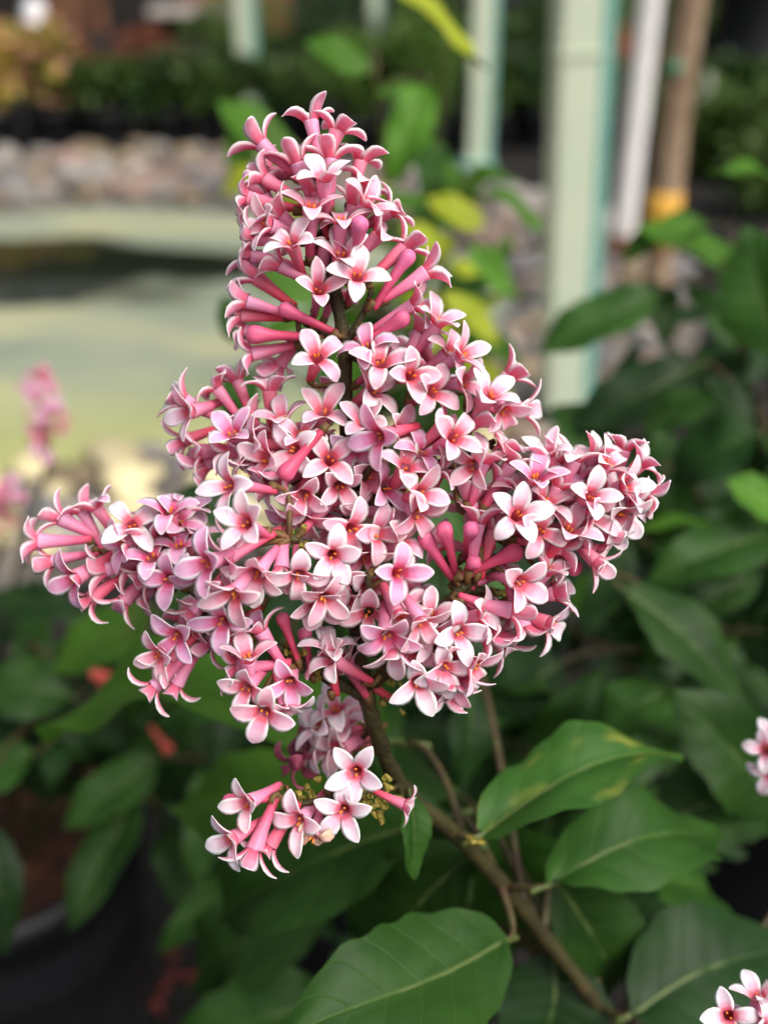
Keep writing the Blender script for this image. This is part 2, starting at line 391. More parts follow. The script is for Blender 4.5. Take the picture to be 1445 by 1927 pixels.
PC = Vector((-0.80, 2.36, 0)); PA, PB = 1.02, 0.93          # pond centre and half axes
def pond_r(a):                                              # uneven shoreline
    return 1 + 0.06 * math.sin(2 * a + 0.6) + 0.04 * math.sin(3 * a + 2.0) + 0.025 * math.sin(5 * a)
def pond_pt(a, k, z):
    q = pond_r(a) * k
    return Vector((PC.x + PA * q * math.cos(a), PC.y + PB * q * math.sin(a), z))
def pond_mat():
    m, nt, nd, lk, p = newmat('algae_water')
    tc = N(nt, "ShaderNodeTexCoord")
    mp = N(nt, "ShaderNodeMapping"); mp.inputs["Scale"].default_value = (0.8, 1.9, 1); lk.new(tc.outputs["Object"], mp.inputs[0])
    nz = N(nt, "ShaderNodeTexNoise"); nz.inputs["Scale"].default_value = 1.7; nz.inputs["Detail"].default_value = 6; nz.inputs["Distortion"].default_value = 0.6
    lk.new(mp.outputs[0], nz.inputs[0])
    # open water lies in the far left of the pond
    sx = N(nt, "ShaderNodeSeparateXYZ"); lk.new(tc.outputs["Object"], sx.inputs[0])
    vm = N(nt, "ShaderNodeVectorMath"); vm.operation = 'DISTANCE'
    mp2 = N(nt, "ShaderNodeMapping"); mp2.inputs["Scale"].default_value = (0.8, 1.5, 1); lk.new(tc.outputs["Object"], mp2.inputs[0])
    lk.new(mp2.outputs[0], vm.inputs[0]); vm.inputs[1].default_value = (-1.0 * 0.8, 2.74 * 1.5, 0)
    d = math_n(nt, 'ADD', vm.outputs["Value"], math_n(nt, 'MULTIPLY', math_n(nt, 'SUBTRACT', nz.outputs[0], 0.5), 1.0))
    fr = ramp(nt, [(0.40, (0, 0, 0)), (0.54, (1, 1, 1))]); lk.new(d, fr.inputs[0])
    n2 = N(nt, "ShaderNodeTexNoise"); n2.inputs["Scale"].default_value = 2.3; n2.inputs["Detail"].default_value = 7; lk.new(mp.outputs[0], n2.inputs[0])
    ac = ramp(nt, [(0.36, (0.17, 0.21, 0.15)), (0.5, (0.25, 0.28, 0.205)), (0.64, (0.35, 0.35, 0.21))], 'LINEAR'); lk.new(n2.outputs[0], ac.inputs[0])
    # yellower growth along the near shore
    yr = ramp(nt, [(0.0, (1, 1, 1)), (0.30, (0, 0, 0))]); 
    lk.new(math_n(nt, 'MULTIPLY', math_n(nt, 'SUBTRACT', sx.outputs[1], 1.55), 0.6), yr.inputs[0])
    ac2 = mixc(nt, math_n(nt, 'MULTIPLY', yr.outputs[0], 0.8), ac.outputs[0], (0.36, 0.37, 0.12, 1))
    p.inputs["Roughness"].default_value = 0.45
    lk.new(ac2, p.inputs["Base Color"])
    wv = N(nt, "ShaderNodeBsdfPrincipled"); wv.inputs["Base Color"].default_value = (0.008, 0.014, 0.008, 1); wv.inputs["Roughness"].default_value = 0.06
    wv.inputs["IOR"].default_value = 1.33
    mx = N(nt, "ShaderNodeMixShader"); lk.new(fr.outputs[0], mx.inputs[0]); lk.new(wv.outputs[0], mx.inputs[1]); lk.new(p.outputs[0], mx.inputs[2])
    lk.new(mx.outputs[0], nd["Material Output"].inputs[0])
    bb = N(nt, "ShaderNodeBump"); bb.inputs["Strength"].default_value = 0.15; bb.inputs["Distance"].default_value = 0.01; lk.new(n2.outputs[0], bb.inputs["Height"]); lk.new(bb.outputs[0], wv.inputs["Normal"])
    return m
M['pond'] = pond_mat()
vs = [PC + Vector((0, 0, 0.006))]; fs = []
NS = 72
for k in range(NS): vs.append(pond_pt(2 * math.pi * k / NS, 1.03, 0.006))
for k in range(NS): fs.append((0, 1 + k, 1 + (k + 1) % NS))
tag(link('pond_water', mesh('pond_water', vs, fs, M['pond'])), 'still pond water covered by pale green algae', kind='structure')
# bank
M['bank'] = simple('bank_gravel', [(0.3, (0.06, 0.055, 0.05)), (0.55, (0.13, 0.115, 0.10)), (0.75, (0.20, 0.175, 0.15))], scale=30, rough=0.9, bump=0.8, bscale=60)
vs, fs = [], []
prof = [(0.99, -0.005), (1.03, 0.022), (1.15, 0.034), (1.32, 0.03), (1.42, -0.004)]
def far_k(a, q): return 1 + (q - 1) * (1 + 1.35 * max(0, math.sin(a)) ** 1.5)
for k in range(NS):
    a = 2 * math.pi * k / NS
    for (q, z) in prof: vs.append(pond_pt(a, far_k(a, q), z + (0.008 * noise.noise(Vector((q * 9, a * 6, 0))) if z > 0 else 0)))
np_ = len(prof)
for k in range(NS):
    for i in range(np_ - 1):
        k2 = (k + 1) % NS
        fs.append((k * np_ + i, k * np_ + i + 1, k2 * np_ + i + 1, k2 * np_ + i))
bank = tag(link('stone_bank', mesh('stone_bank', vs, fs, M['bank'])), 'bank of rounded stones around the pond', kind='structure')
def stone_mesh(seed, mat):
    import bmesh
    bm = bmesh.new(); bmesh.ops.create_icosphere(bm, subdivisions=2, radius=1.0)
    for v in bm.verts:
        n1 = noise.noise(v.co * 0.9 + Vector((seed * 7.1, 0, 0))); n2 = noise.noise(v.co * 2.3 + Vector((0, seed * 3.3, 0)))
        v.co *= 1 + 0.35 * n1 + 0.12 * n2
        v.co.z *= 0.62
    me = bpy.data.meshes.new('stone'); bm.to_mesh(me); bm.free()
    me.materials.append(mat); me.polygons.foreach_set("use_smooth", [True] * len(me.polygons))
    return me
def stone_mat(name, a, b): return simple(name, [(0.35, a), (0.65, b)], scale=2.0, rough=0.8, bump=0.3, bscale=14, rand=0.35)
smats = [stone_mat('stone_grey', (0.09, 0.086, 0.09), (0.16, 0.15, 0.15)), stone_mat('stone_pink', (0.16, 0.11, 0.09), (0.24, 0.175, 0.145)),
         stone_mat('stone_pale', (0.22, 0.20, 0.185), (0.32, 0.295, 0.27)), stone_mat('stone_tan', (0.17, 0.125, 0.075), (0.26, 0.20, 0.13))]
smesh = [stone_mesh(k, smats[k % 4]) for k in range(12)]
sunlit_stone = stone_mat('stone_sunlit', (0.46, 0.39, 0.22), (0.62, 0.54, 0.34))  # pale warm tone puts the sunlight on the near shore into the stone
cmesh = [stone_mesh(20 + k, sunlit_stone) for k in range(4)]
placed = []
tries = 0
while len(placed) < 290 and tries < 6000:
    tries += 1
    a = rnd.uniform(-0.95, math.pi + 0.35) if rnd.random() < 0.66 else rnd.uniform(math.pi, 1.8 * math.pi)
    q = rnd.uniform(1.03, 1.36)
    p = pond_pt(a, far_k(a, q), 0.026)
    r = rnd.uniform(0.024, 0.058) * (1.25 if math.sin(a) > .5 else 1)
    if any((p - b).length < (r + s) * 0.72 for b, s in placed): continue
    px, py, D = proj(p)
    if px < -250 or px > 1700: continue
    placed.append((p, r))
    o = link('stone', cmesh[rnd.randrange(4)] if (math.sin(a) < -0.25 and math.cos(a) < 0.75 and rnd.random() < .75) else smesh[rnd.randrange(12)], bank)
    o.location = p + Vector((0, 0, r * 0.25)); o.scale = (r * rnd.uniform(0.9, 1.3), r, r * rnd.uniform(0.8, 1.15)); o.rotation_euler = (rnd.uniform(-.3, .3), rnd.uniform(-.3, .3), rnd.uniform(0, 6.28))

# ------------------------------------------------------------------ posts, stakes, building at the back
M['post'] = simple('pale_green_paint', [(0.35, (0.48, 0.55, 0.42)), (0.65, (0.55, 0.60, 0.46))], scale=6, rough=0.45, bump=0.05)
M['post_edge'] = simple('teal_paint', [(0.35, (0.16, 0.36, 0.30)), (0.65, (0.22, 0.43, 0.36))], scale=6, rough=0.45)
def post(base, w, h, rz, label, lean=0.0):
    t = empty('green_post', base, label, 'post')
    t.rotation_euler = (0, lean, rz)
    v, f = box_data(-w / 2, w / 2, -w / 2, w / 2, 0, h, w * 0.10)
    link('shaft', mesh('shaft', v, f, M['post'], smooth=False), t)
    v, f = box_data(w * 0.5 - 0.001, w * 0.5 + w * 0.30, -w * 0.46, w * 0.46, 0, h, w * 0.03)
    link('side_channel', mesh('side_channel', v, f, M['post_edge'], smooth=False), t)
    v, f = box_data(-w * 0.9, w * 0.9, -w * 0.9, w * 0.9, 0, 0.012)
    link('base_plate', mesh('base_plate', v, f, M['post_edge'], smooth=False), t)
    v, f = box_data(-w * 0.56, w * 0.56, -w * 0.56, w * 0.56, 0.63, 0.634, w * 0.1)
    link('joint_collar', mesh('joint_collar', v, f, M['post'], smooth=False), t)
post(G(1050, 815), 0.066, 2.4, 0.10, 'thick pale green metal post standing beside the stone bank', -0.045)
post(G(894, 307), 0.070, 2.4, 0.05, 'pale green metal post at the edge of the shrub row behind the stones')
post(G(468, 222), 0.070, 2.4, 0.0, 'pale green metal post among the shrubs in front of the brown shed')
post(G(703, 170), 0.060, 2.4, 0.0, 'thin pale green metal post far behind the shrub row')
M['white_pole'] = simple('weathered_white_pipe', [(0.3, (0.68, 0.65, 0.65)), (0.7, (0.78, 0.75, 0.75))], scale=12, rough=0.6)
M['rust'] = simple('rusty_foot', [(0.3, (0.10, 0.04, 0.02)), (0.7, (0.25, 0.10, 0.05))], scale=60, rough=0.9)
b0 = G(1163, 508)
t = empty('white_pole', b0, 'weathered white pipe pole with a rusty foot beside the wooden stake', 'pole')
v, f = tube_data([Vector((0, 0, z_)) for z_ in (.09, .092, .5, 1.0, 1.6, 2.198, 2.2)], [0.030] * 7, 14); link('pipe', mesh('pipe', v, f, M['white_pole']), t)
v, f = tube_data([Vector((0, 0, z_)) for z_ in (-.01, -.009, .05, .094, .095)], [0.033] * 5, 14); link('rusty_foot', mesh('rusty_foot', v, f, M['rust']), t)
M['wood'] = simple('stake_wood', [(0.3, (0.17, 0.10, 0.06)), (0.55, (0.30, 0.21, 0.14)), (0.75, (0.42, 0.31, 0.21))], scale=14, rough=0.85, bump=0.6, bscale=50)
M['band_yellow'] = simple('yellow_wrap', [(0.3, (0.55, 0.28, 0.03)), (0.7, (0.68, 0.38, 0.05))], scale=25, rough=0.6)
M['green_tie'] = simple('green_tie', [(0.3, (0.04, 0.20, 0.12)), (0.7, (0.06, 0.26, 0.15))], scale=20, rough=0.6)
b0 = G(1214, 655)
t = empty('wooden_stake', b0, 'rough brown wooden tree stake with a green tie and a yellow wrap', 'stake')
pth = [Vector((0.004 * math.sin(k * 1.3), 0.004 * math.cos(k), -0.01 + 2.2 * k / 14)) for k in range(15)]
v, f = tube_data(pth, [0.030 - 0.0004 * k for k in range(15)], 14, rough=0.16); link('shaft', mesh('shaft', v, f, M['wood']), t)
v, f = tube_data([Vector((0, 0, 0.22)), Vector((0, 0, 0.28)), Vector((0, 0, 0.33))], [0.0325, 0.034, 0.0325], 14); link('wrap', mesh('wrap', v, f, M['band_yellow']), t)
v, f = tube_data([Vector((-0.02, -0.022, 0.55)), Vector((-0.02, -0.022, 0.57))], [0.014] * 2, 10); link('tie', mesh('tie', v, f, M['green_tie']), t)
A, B = G(1268, 300), Vector((0, 0, 0))
v, f = tube_data([Vector((0, 0, -0.01)), Vector((0.06, 0.03, 0.14)), Vector((0.105, 0.05, 0.29))], [0.024, 0.024, 0.024], 12)
o = link('leaning_pipe', mesh('leaning_pipe', v, f, simple('grey_pipe', [(0.3, (0.30, 0.29, 0.28)), (0.7, (0.42, 0.40, 0.38))], scale=12, rough=0.6))); o.location = A
tag(o, 'short grey pipe leaning over among shrubs behind the wooden stake', 'pipe')

# brown shed
M['shed_wood'] = simple('brown_boards', [(0.3, (0.10, 0.045, 0.025)), (0.55, (0.17, 0.075, 0.04)), (0.75, (0.23, 0.11, 0.06))], scale=6, rough=0.8, bump=0.3, bscale=30, rand=0.25)
M['dark_open'] = simple('dark_doorway', [(0.3, (0.012, 0.009, 0.008)), (0.7, (0.02, 0.016, 0.014))], scale=3, rough=0.9)
M['pane'] = simple('window_glass', [(0.3, (0.03, 0.04, 0.05)), (0.7, (0.05, 0.06, 0.08))], scale=3, rough=0.08, spec=0.8)
M['roof'] = simple('pale_roof_sheet', [(0.3, (0.40, 0.36, 0.34)), (0.7, (0.55, 0.50, 0.47))], scale=3, rough=0.5)
M['white_paint'] = simple('white_paint', [(0.3, (0.72, 0.74, 0.78)), (0.7, (0.80, 0.82, 0.85))], scale=5, rough=0.5)
S0 = Vector((-4.6, 8.6, 0))
t = empty('brown_shed', S0, 'long brown wooden shed with dark openings and a pale roof edge', 'shed')
for k in range(26):
    bw = 3.9 / 26
    x0 = k * bw
    z1 = 1.9
    v, f = box_data(x0 + 0.004, x0 + bw - 0.004, 0, 0.03 + 0.006 * (k % 2), 0, z1)
    link('board', mesh('board', v, f, M['shed_wood'], smooth=False), t)
v, f = box_data(0, 3.9, 0.045, 2.0, 0.0, 1.88); link('wall_core', mesh('wall_core', v, f, M['dark_open'], smooth=False), t)
for (x0, x1, z0, z1) in ((1.55, 2.05, 0.0, 1.3), (2.55, 3.1, 0.0, 1.35)):
    v, f = box_data(x0, x1, -0.03, 0.02, z0, z1); d = link('doorway', mesh('doorway', v, f, M['dark_open'], smooth=False), t)
    v, f = box_data(x0 - 0.06, x0 - 0.002, -0.05, 0.02, z0, z1); link('jamb', mesh('jamb', v, f, M['shed_wood'], smooth=False), d)
    v, f = box_data(x1 + 0.002, x1 + 0.06, -0.05, 0.02, z0, z1); link('jamb', mesh('jamb', v, f, M['shed_wood'], smooth=False), d)
v, f = box_data(0.75, 1.2, -0.03, 0.01, 0.35, 0.9); wd = link('window', mesh('window', v, f, M['white_paint'], smooth=False), t)
v, f = box_data(0.79, 1.16, -0.036, -0.01, 0.39, 0.86); link('pane', mesh('pane', v, f, M['pane'], smooth=False), wd)
vs = [(-0.15, -0.35, 1.84), (4.1, -0.35, 1.84), (4.1, 2.2, 2.4), (-0.15, 2.2, 2.4), (-0.15, -0.35, 1.90), (4.1, -0.35, 1.90), (4.1, 2.2, 2.46), (-0.15, 2.2, 2.46)]
link('roof', mesh('roof', vs, [(3, 2, 1, 0), (4, 5, 6, 7), (0, 1, 5, 4), (1, 2, 6, 5), (2, 3, 7, 6), (3, 0, 4, 7)], M['roof'], smooth=False), t)
# pale bench / table top in front of the shed, and a white sack
q = P(375, 12, 7.6)
t = empty('potting_table', Vector((q.x, q.y, 0)), 'potting table with a pale top in front of the brown shed', 'table')
zt = q.z
v, f = box_data(-0.34, 0.34, -0.22, 0.22, zt - 0.04, zt, 0.01); link('table_top', mesh('table_top', v, f, M['roof'], smooth=False), t)
for sx_ in (-0.3, 0.3):
    for sy_ in (-0.18, 0.18):
        v, f = box_data(sx_ - 0.025, sx_ + 0.025, sy_ - 0.025, sy_ + 0.025, 0, zt - 0.041); link('leg', mesh('leg', v, f, M['shed_wood'], smooth=False), t)
q = P(62, 4, 7.4)
v, f = lathe_data([(0.01, 0), (0.08, 0.0), (0.10, 0.05), (0.095, q.z - 0.10), (0.075, q.z - 0.05), (0.08, q.z - 0.02), (0.04, q.z + 0.02), (0.01, q.z + 0.03)], 16)
o = link('white_sack', mesh('white_sack', v, f, M['white_paint'])); o.location = (q.x, q.y, 0)
tag(o, 'white sack standing in front of the brown shed', 'sack')
# black pots stacked at the right edge
def pot_parts(t, r0, r1, h, soil=None, rimh=0.02, z0=0.0):
    v, f = lathe_data([(0.004, z0), (r0, z0), (r0 * 1.01, z0 + 0.004), (r1 * 0.985, z0 + h - rimh), (r1 * 1.03, z0 + h - rimh + 0.001), (r1 * 1.035, z0 + h), (r1 * 0.97, z0 + h), (r1 * 0.955, z0 + h * 0.75), (r0 * 0.95, z0 + 0.01), (0.004, z0 + 0.01)], 40)
    link('wall', mesh('wall', v, f, M['black_plastic']), t)
    if soil:
        zz = z0 + h * 0.88
        vs = [Vector((0, 0, zz + 0.008))]; fs = []
        rr = (r0 + (r1 - r0) * 0.88) * 0.972
        for j in (0.35, 0.7, 1.0):
            for k in range(28):
                a = 2 * math.pi * k / 28
                vs.append(Vector((rr * j * math.cos(a), rr * j * math.sin(a), zz + 0.012 * noise.noise(Vector((math.cos(a) * j * 3, math.sin(a) * j * 3, r0 * 50))))))
        for k in range(28): fs.append((0, 1 + k, 1 + (k + 1) % 28))
        for j in range(2):
            for k in range(28):
                k2 = (k + 1) % 28
                fs.append((1 + j * 28 + k, 1 + (j + 1) * 28 + k, 1 + (j + 1) * 28 + k2, 1 + j * 28 + k2))
        link('soil', mesh('soil', vs, fs, M[soil]), t)
q = G(1372, 245)
t = empty('black_tub', q, 'tall tapered black tub at the foot of the dark trees', 'tub'); pot_parts(t, 0.06, 0.105, 0.30)
M['pink_band'] = simple('faded_pink_strap', [(0.3, (0.16, 0.05, 0.09)), (0.7, (0.22, 0.07, 0.12))], scale=9, rough=0.7)
v, f = lathe_data([(0.111, 0.285), (0.113, 0.287), (0.113, 0.303), (0.111, 0.305)], 40); link('strap', mesh('strap', v, f, M['pink_band']), t)
t = empty('black_bin', q + Vector((0, 0, 0.301)), 'wide black bin stacked on the tapered tub', 'bin'); pot_parts(t, 0.13, 0.10, 0.34)

# ------------------------------------------------------------------ far shrubs (small leaves)
def crown_mesh(name, rx, ry, rz, n, size, mats, seed, zc, clump=9, flowers=0.0):
    """many bent leaf faces gathered on clumps through the volume"""
    r = random.Random(seed)
    vs, fs, mi = [], [], []
    cl = []
    for k in range(clump):
        while True:
            c = Vector((r.uniform(-1, 1), r.uniform(-1, 1), r.uniform(-1, 1)))
            if c.length < 1: break
        cl.append((Vector((c.x * rx, c.y * ry, c.z * rz)) * 0.72, r.uniform(0.28, 0.55)))
    for k in range(n):
        c, s = cl[r.randrange(clump)]
        d = Vector((r.gauss(0, 1), r.gauss(0, 1), r.gauss(0, 1))).normalized()
        p = c + Vector((d.x * rx, d.y * ry, d.z * rz)) * (s * r.uniform(0.5, 1.05))
        p.z += zc
        if p.z < 0.02: continue
        ax = (d + Vector((r.uniform(-.7, .7), r.uniform(-.7, .7), r.uniform(-.3, .7)))).normalized()
        up = (Vector((0, 0, 1)) + d * 0.6 + Vector((r.uniform(-.5, .5), r.uniform(-.5, .5), 0))).normalized()
        y = up.cross(ax); 
        if y.length < 1e-3: continue
        y.normalize(); z = ax.cross(y)
        L = size * r.uniform(0.7, 1.3); w = L * 0.28
        b = len(vs)
        vs += [p, p + ax * (L * 0.5) + y * w + z * (L * 0.05), p + ax * (L * 0.5) - z * (L * 0.03), p + ax * (L * 0.5) - y * w + z * (L * 0.05), p + ax * L - z * (L * 0.12)]
        fs += [(b, b + 2, b + 1), (b, b + 3, b + 2), (b + 1, b + 2, b + 4), (b + 2, b + 3, b + 4)]
        m_ = 0
        if len(mats) > 1:
            m_ = (1 if r.random() < 0.3 else 0) if not flowers else (len(mats) - 1 if r.random() < flowers else r.randrange(len(mats) - 1))
        mi += [m_] * 4
    return mesh(name, vs, fs, mats, matidx=mi, smooth=False)
def fol(name, a, b, trans=0.3): return simple(name, [(0.3, a), (0.7, b)], scale=6, rough=0.5, trans=trans)
M['fol_dark'] = fol('foliage_dark', (0.012, 0.038, 0.010), (0.028, 0.075, 0.018))
M['fol_mid'] = fol('foliage_mid', (0.045, 0.085, 0.012), (0.09, 0.16, 0.025))
M['fol_lit'] = fol('foliage_light', (0.09, 0.19, 0.03), (0.15, 0.27, 0.05), 0.4)
M['fol_yellow'] = fol('foliage_yellow', (0.42, 0.38, 0.04), (0.60, 0.52, 0.07), 0.4)
M['fol_red'] = fol('foliage_red', (0.14, 0.035, 0.013), (0.28, 0.08, 0.03))
M['fl_peach'] = fol('peach_blossom', (0.62, 0.28, 0.18), (0.75, 0.42, 0.30))
M['fl_orange'] = fol('orange_blossom', (0.60, 0.14, 0.03), (0.70, 0.22, 0.05))
M['bark'] = simple('bark', [(0.3, (0.05, 0.035, 0.025)), (0.7, (0.13, 0.09, 0.065))], scale=20, rough=0.9, bump=0.5)
def far_shrub(x, y, rx, rz, mats, seed, label, group, n=1100, size=0.045, zc=None, flowers=0.0, pot=True, name='nursery_shrub'):
    zc = zc if zc is not None else (0.15 if pot else 0) + rz * 0.95
    t = empty(name, Vector((x, y, 0.13 if pot else 0)), label, 'shrub', group)
    c = crown_mesh('crown', rx, rx * 0.9, rz, n, size, [M[m] for m in mats], seed, zc - (0.13 if pot else 0), flowers=flowers)
    link('crown', c, t)
    r = random.Random(seed + 5)
    for k in range(3):
        p0 = Vector((0, 0, -0.02)); p1 = Vector((r.uniform(-.5, .5) * rx, r.uniform(-.5, .5) * rx, zc - (0.13 if pot else 0) + rz * 0.3))
        v, f = tube_data(smooth_path([p0, p0.lerp(p1, .5) + Vector((r.uniform(-.02, .02), 0, 0)), p1], 4), [0.008] * 5 + [0.005] * 4, 6)
        link('stem', mesh('stem', v, f, M['bark']), t)
    if pot:
        tp = empty('plant_pot', Vector((x, y, 0)), pot if isinstance(pot, str) else 'small black plastic pot holding a nursery shrub in the row behind the pond', 'pot', None if isinstance(pot, str) else 'pots of the nursery row')
        pot_parts(tp, 0.095, 0.12, 0.145, 'soil', 0.015)
gr = 'nursery shrubs in the row behind the pond'
k = 0
rs = random.Random(21)
xs = [-1.52, -1.28, -1.08, -0.84, -0.60, -0.36, -0.12, 0.12, 0.36, 0.60, 0.84, 1.08, 1.32, 1.56]
for i, x in enumerate(xs):
    y = 4.28 + rs.uniform(-0.06, 0.06)
    if i in (0,):
        far_shrub(x, y, 0.16, 0.155, ('fol_yellow', 'fol_yellow', 'fl_peach'), 30 + i, 'yellow leaved shrub with peach blossom at the end of the nursery row', None, flowers=0.3, pot='black plastic pot under the yellow leaved shrub at the end of the row')
    elif i == 1:
        far_shrub(x, y, 0.15, 0.14, ('fol_yellow', 'fol_mid', 'fl_peach'), 30 + i, 'golden shrub with peach and pink blossom in the nursery row', None, flowers=0.35, pot='black plastic pot under the golden shrub with peach and pink blossom')
    elif i in (6, 7):
        far_shrub(x, y - 0.25, 0.16, 0.17, ('fol_lit', 'fol_mid'), 30 + i, 'light green nursery shrub in the row behind the pond', 'light green shrubs of the nursery row')
    else:
        far_shrub(x, y, 0.16 + rs.uniform(-.02, .02), 0.092 + rs.uniform(-.008, .018), ('fol_mid', 'fol_dark') if i % 3 else ('fol_dark', 'fol_mid'), 30 + i, {2: 'dark green nursery shrub next to the golden blossoming shrub', 8: 'dark green nursery shrub right behind the green post at the row edge'}.get(i, 'dark green nursery shrub in a black pot behind the pond'), None if i in (2, 8) else gr)
for i in range(12):
    x = -2.6 + i * 0.47
    red = x < -0.75
    if red:
        far_shrub(x, 5.9 + rs.uniform(-.1, .1), 0.28, 0.14, ('fol_red', 'fol_red'), 60 + i, 'red brown leaved shrub in the second row before the shed', 'red brown shrubs before the shed', n=1300, pot=False)
    else:
        far_shrub(x, 5.6 + rs.uniform(-.15, .15), 0.30, 0.26, ('fol_dark', 'fol_mid') if i % 2 else ('fol_mid', 'fol_lit'), 60 + i, 'dark leafy shrub in the second row behind the posts', 'dark shrubs of the second row', n=1500, pot=False)
for i, (px, py, w) in enumerate(((1310, 330, 0.17), (1400, 345, 0.19), (1255, 300, 0.14), (1445, 400, 0.16))):
    g = G(px, py)
    far_shrub(g.x, g.y, w, w * 0.85, ('fol_mid', 'fol_lit'), 90 + i, 'small olive green shrub growing behind the wooden stake', 'olive shrubs behind the stake', n=1100, pot=False)
for (px, py, D_, lb) in ((1168, 110, 5.0, 'orange flowered shrub seen between the thick green post and the white pole'), (1395, 20, 5.6, 'orange red flowered shrub above the black bin')):
    q = P(px, py, D_)
    far_shrub(q.x, q.y, 0.16, 0.14, ('fol_dark', 'fol_mid', 'fl_orange'), int(px), lb, None, flowers=0.45, pot=False, zc=q.z)
g = G(1290, 215); far_shrub(g.x, g.y, 0.12, 0.10, ('fol_mid', 'fol_dark', 'fl_orange'), 97, 'small shrub with orange and yellow blossom behind the leaning pipe', None, flowers=0.35, pot=False)
# trees closing the yard
def tree(x, y, h, rx, seed, label):
    t = empty('tree', Vector((x, y, 0)), label, 'tree', 'trees at the back of the yard')
    r = random.Random(seed)
    pth = smooth_path([Vector((0, 0, -0.05)), Vector((r.uniform(-.1, .1), 0, h * .25)), Vector((r.uniform(-.2, .2), r.uniform(-.2, .2), h * .6)), Vector((0, 0, h * 0.9))], 5)
    v, f = tube_data(pth, [0.13 * (1 - 0.75 * i / (len(pth) - 1)) for i in range(len(pth))], 10, rough=0.2)
    tr = link('trunk', mesh('trunk', v, f, M['bark']), t)
    for k in range(5):
        a = r.uniform(0, 6.28); z = h * r.uniform(.3, .65)
        p0 = Vector((0, 0, z)); p1 = p0 + Vector((math.cos(a) * rx * .8, math.sin(a) * rx * .8, h * .2))
        v, f = tube_data(smooth_path([p0, p0.lerp(p1, .5) + Vector((0, 0, -.1)), p1], 4), [0.05 - 0.004 * i for i in range(9)], 7)
        link('limb', mesh('limb', v, f, M['bark']), tr)
    link('crown', crown_mesh('crown', rx, rx, h * 0.48, 5200, 0.16, [M['fol_dark'], M['fol_mid']], seed, h * 0.56, clump=22), t)
for i, (x, y, h, rx) in enumerate(((-5.8, 11.5, 5.5, 1.9), (-2.6, 12.2, 6, 2.0), (0.3, 10.5, 5, 1.7), (2.6, 9.0, 4.6, 1.7), (4.6, 7.6, 4.2, 1.6))):
    tree(x, y, h, rx, 200 + i, 'dark broad tree with dense crown at the back of the yard')

# ------------------------------------------------------------------ floret pieces (millimetre sized, shared meshes)
MM = 0.001
def petal_mesh(a0, a1, twist, wide, length, mats, point=1.0):
    nu, nv = 9, 7
    prof = [(0, .62), (.13, .74), (.3, .90), (.5, 1.0), (.68, .90), (.82, .66), (.92, .39), (.975, .20), (1.0, .06)]
    vs, fs, uv, mi = [], [], [], []
    x, z = 1.30, -1.7
    pt = 0
    for i, (t, wf) in enumerate(prof):
        if i:
            dt = t - prof[i - 1][0]
            tm = (t + prof[i - 1][0]) / 2
            a = math.radians(a0 + (a1 - a0) * min(1, tm * 1.15))
            x += math.cos(a) * dt * length; z += math.sin(a) * dt * length
        a = math.radians(a0 + (a1 - a0) * min(1, t * 1.15))
        nx, nz = -math.sin(a), math.cos(a)
        w = wide * wf * (point if t > .8 else 1)
        th = 0.26 * (1 - 0.45 * t)
        ring = [(s, 1) for s in np.linspace(-1, 1, nv)] + [(s, -1) for s in np.linspace(1, -1, nv)[1:-1]]
        for s, side in ring:
            cup = 0.30 * s * s * w * (1 - 0.4 * t) - 0.10 * (1 - s * s) * w * math.sin(math.pi * t)
            o = cup + side * th * math.sqrt(max(0, 1 - s * s * 0.96)) * 0.75
            tw = math.radians(twist) * t
            yy, oo = s * w * math.cos(tw) - o * math.sin(tw), s * w * math.sin(tw) + o * math.cos(tw)
            vs.append(Vector(((x + nx * oo), yy, (z + nz * oo))) * MM)
            uv.append((t, (s + 1) / 2))
    R = 2 * nv - 2
    for i in range(nu - 1):
        for k in range(R):
            k2 = (k + 1) % R
            fs.append((i * R + k, i * R + k2, (i + 1) * R + k2, (i + 1) * R + k)); mi.append(0 if k < nv - 1 else 1)
    fs.append(tuple((nu - 1) * R + k for k in range(R))); mi.append(0)
    return mesh('petal', vs, fs, mats, uv, mi)
PSHAPES = [(70, 8, 0, 2.05, 6.3), (66, -2, 6, 2.0, 6.5), (62, -18, -6, 2.1, 6.3), (74, 22, 4, 1.9, 6.5), (60, -38, 0, 2.0, 6.2), (68, 4, -10, 2.15, 6.1), (58, -58, 5, 1.9, 6.2)]
PET = {k: [petal_mesh(*s, [M[k], M['petal_back']], point=1.0) for s in PSHAPES] for k in ('petal', 'petal_white', 'petal_lilac')}
PET['withered'] = [petal_mesh(70, -80, 40, 1.1, 4.4, [M['withered']] * 2), petal_mesh(40, -95, -50, 1.2, 4.4, [M['withered']] * 2)]
PET['withered_dark'] = [petal_mesh(60, -60, 30, 1.3, 5, [M['withered_dark']] * 2), petal_mesh(30, -90, -40, 1.3, 5, [M['withered_dark']] * 2)]
TL = 12.5
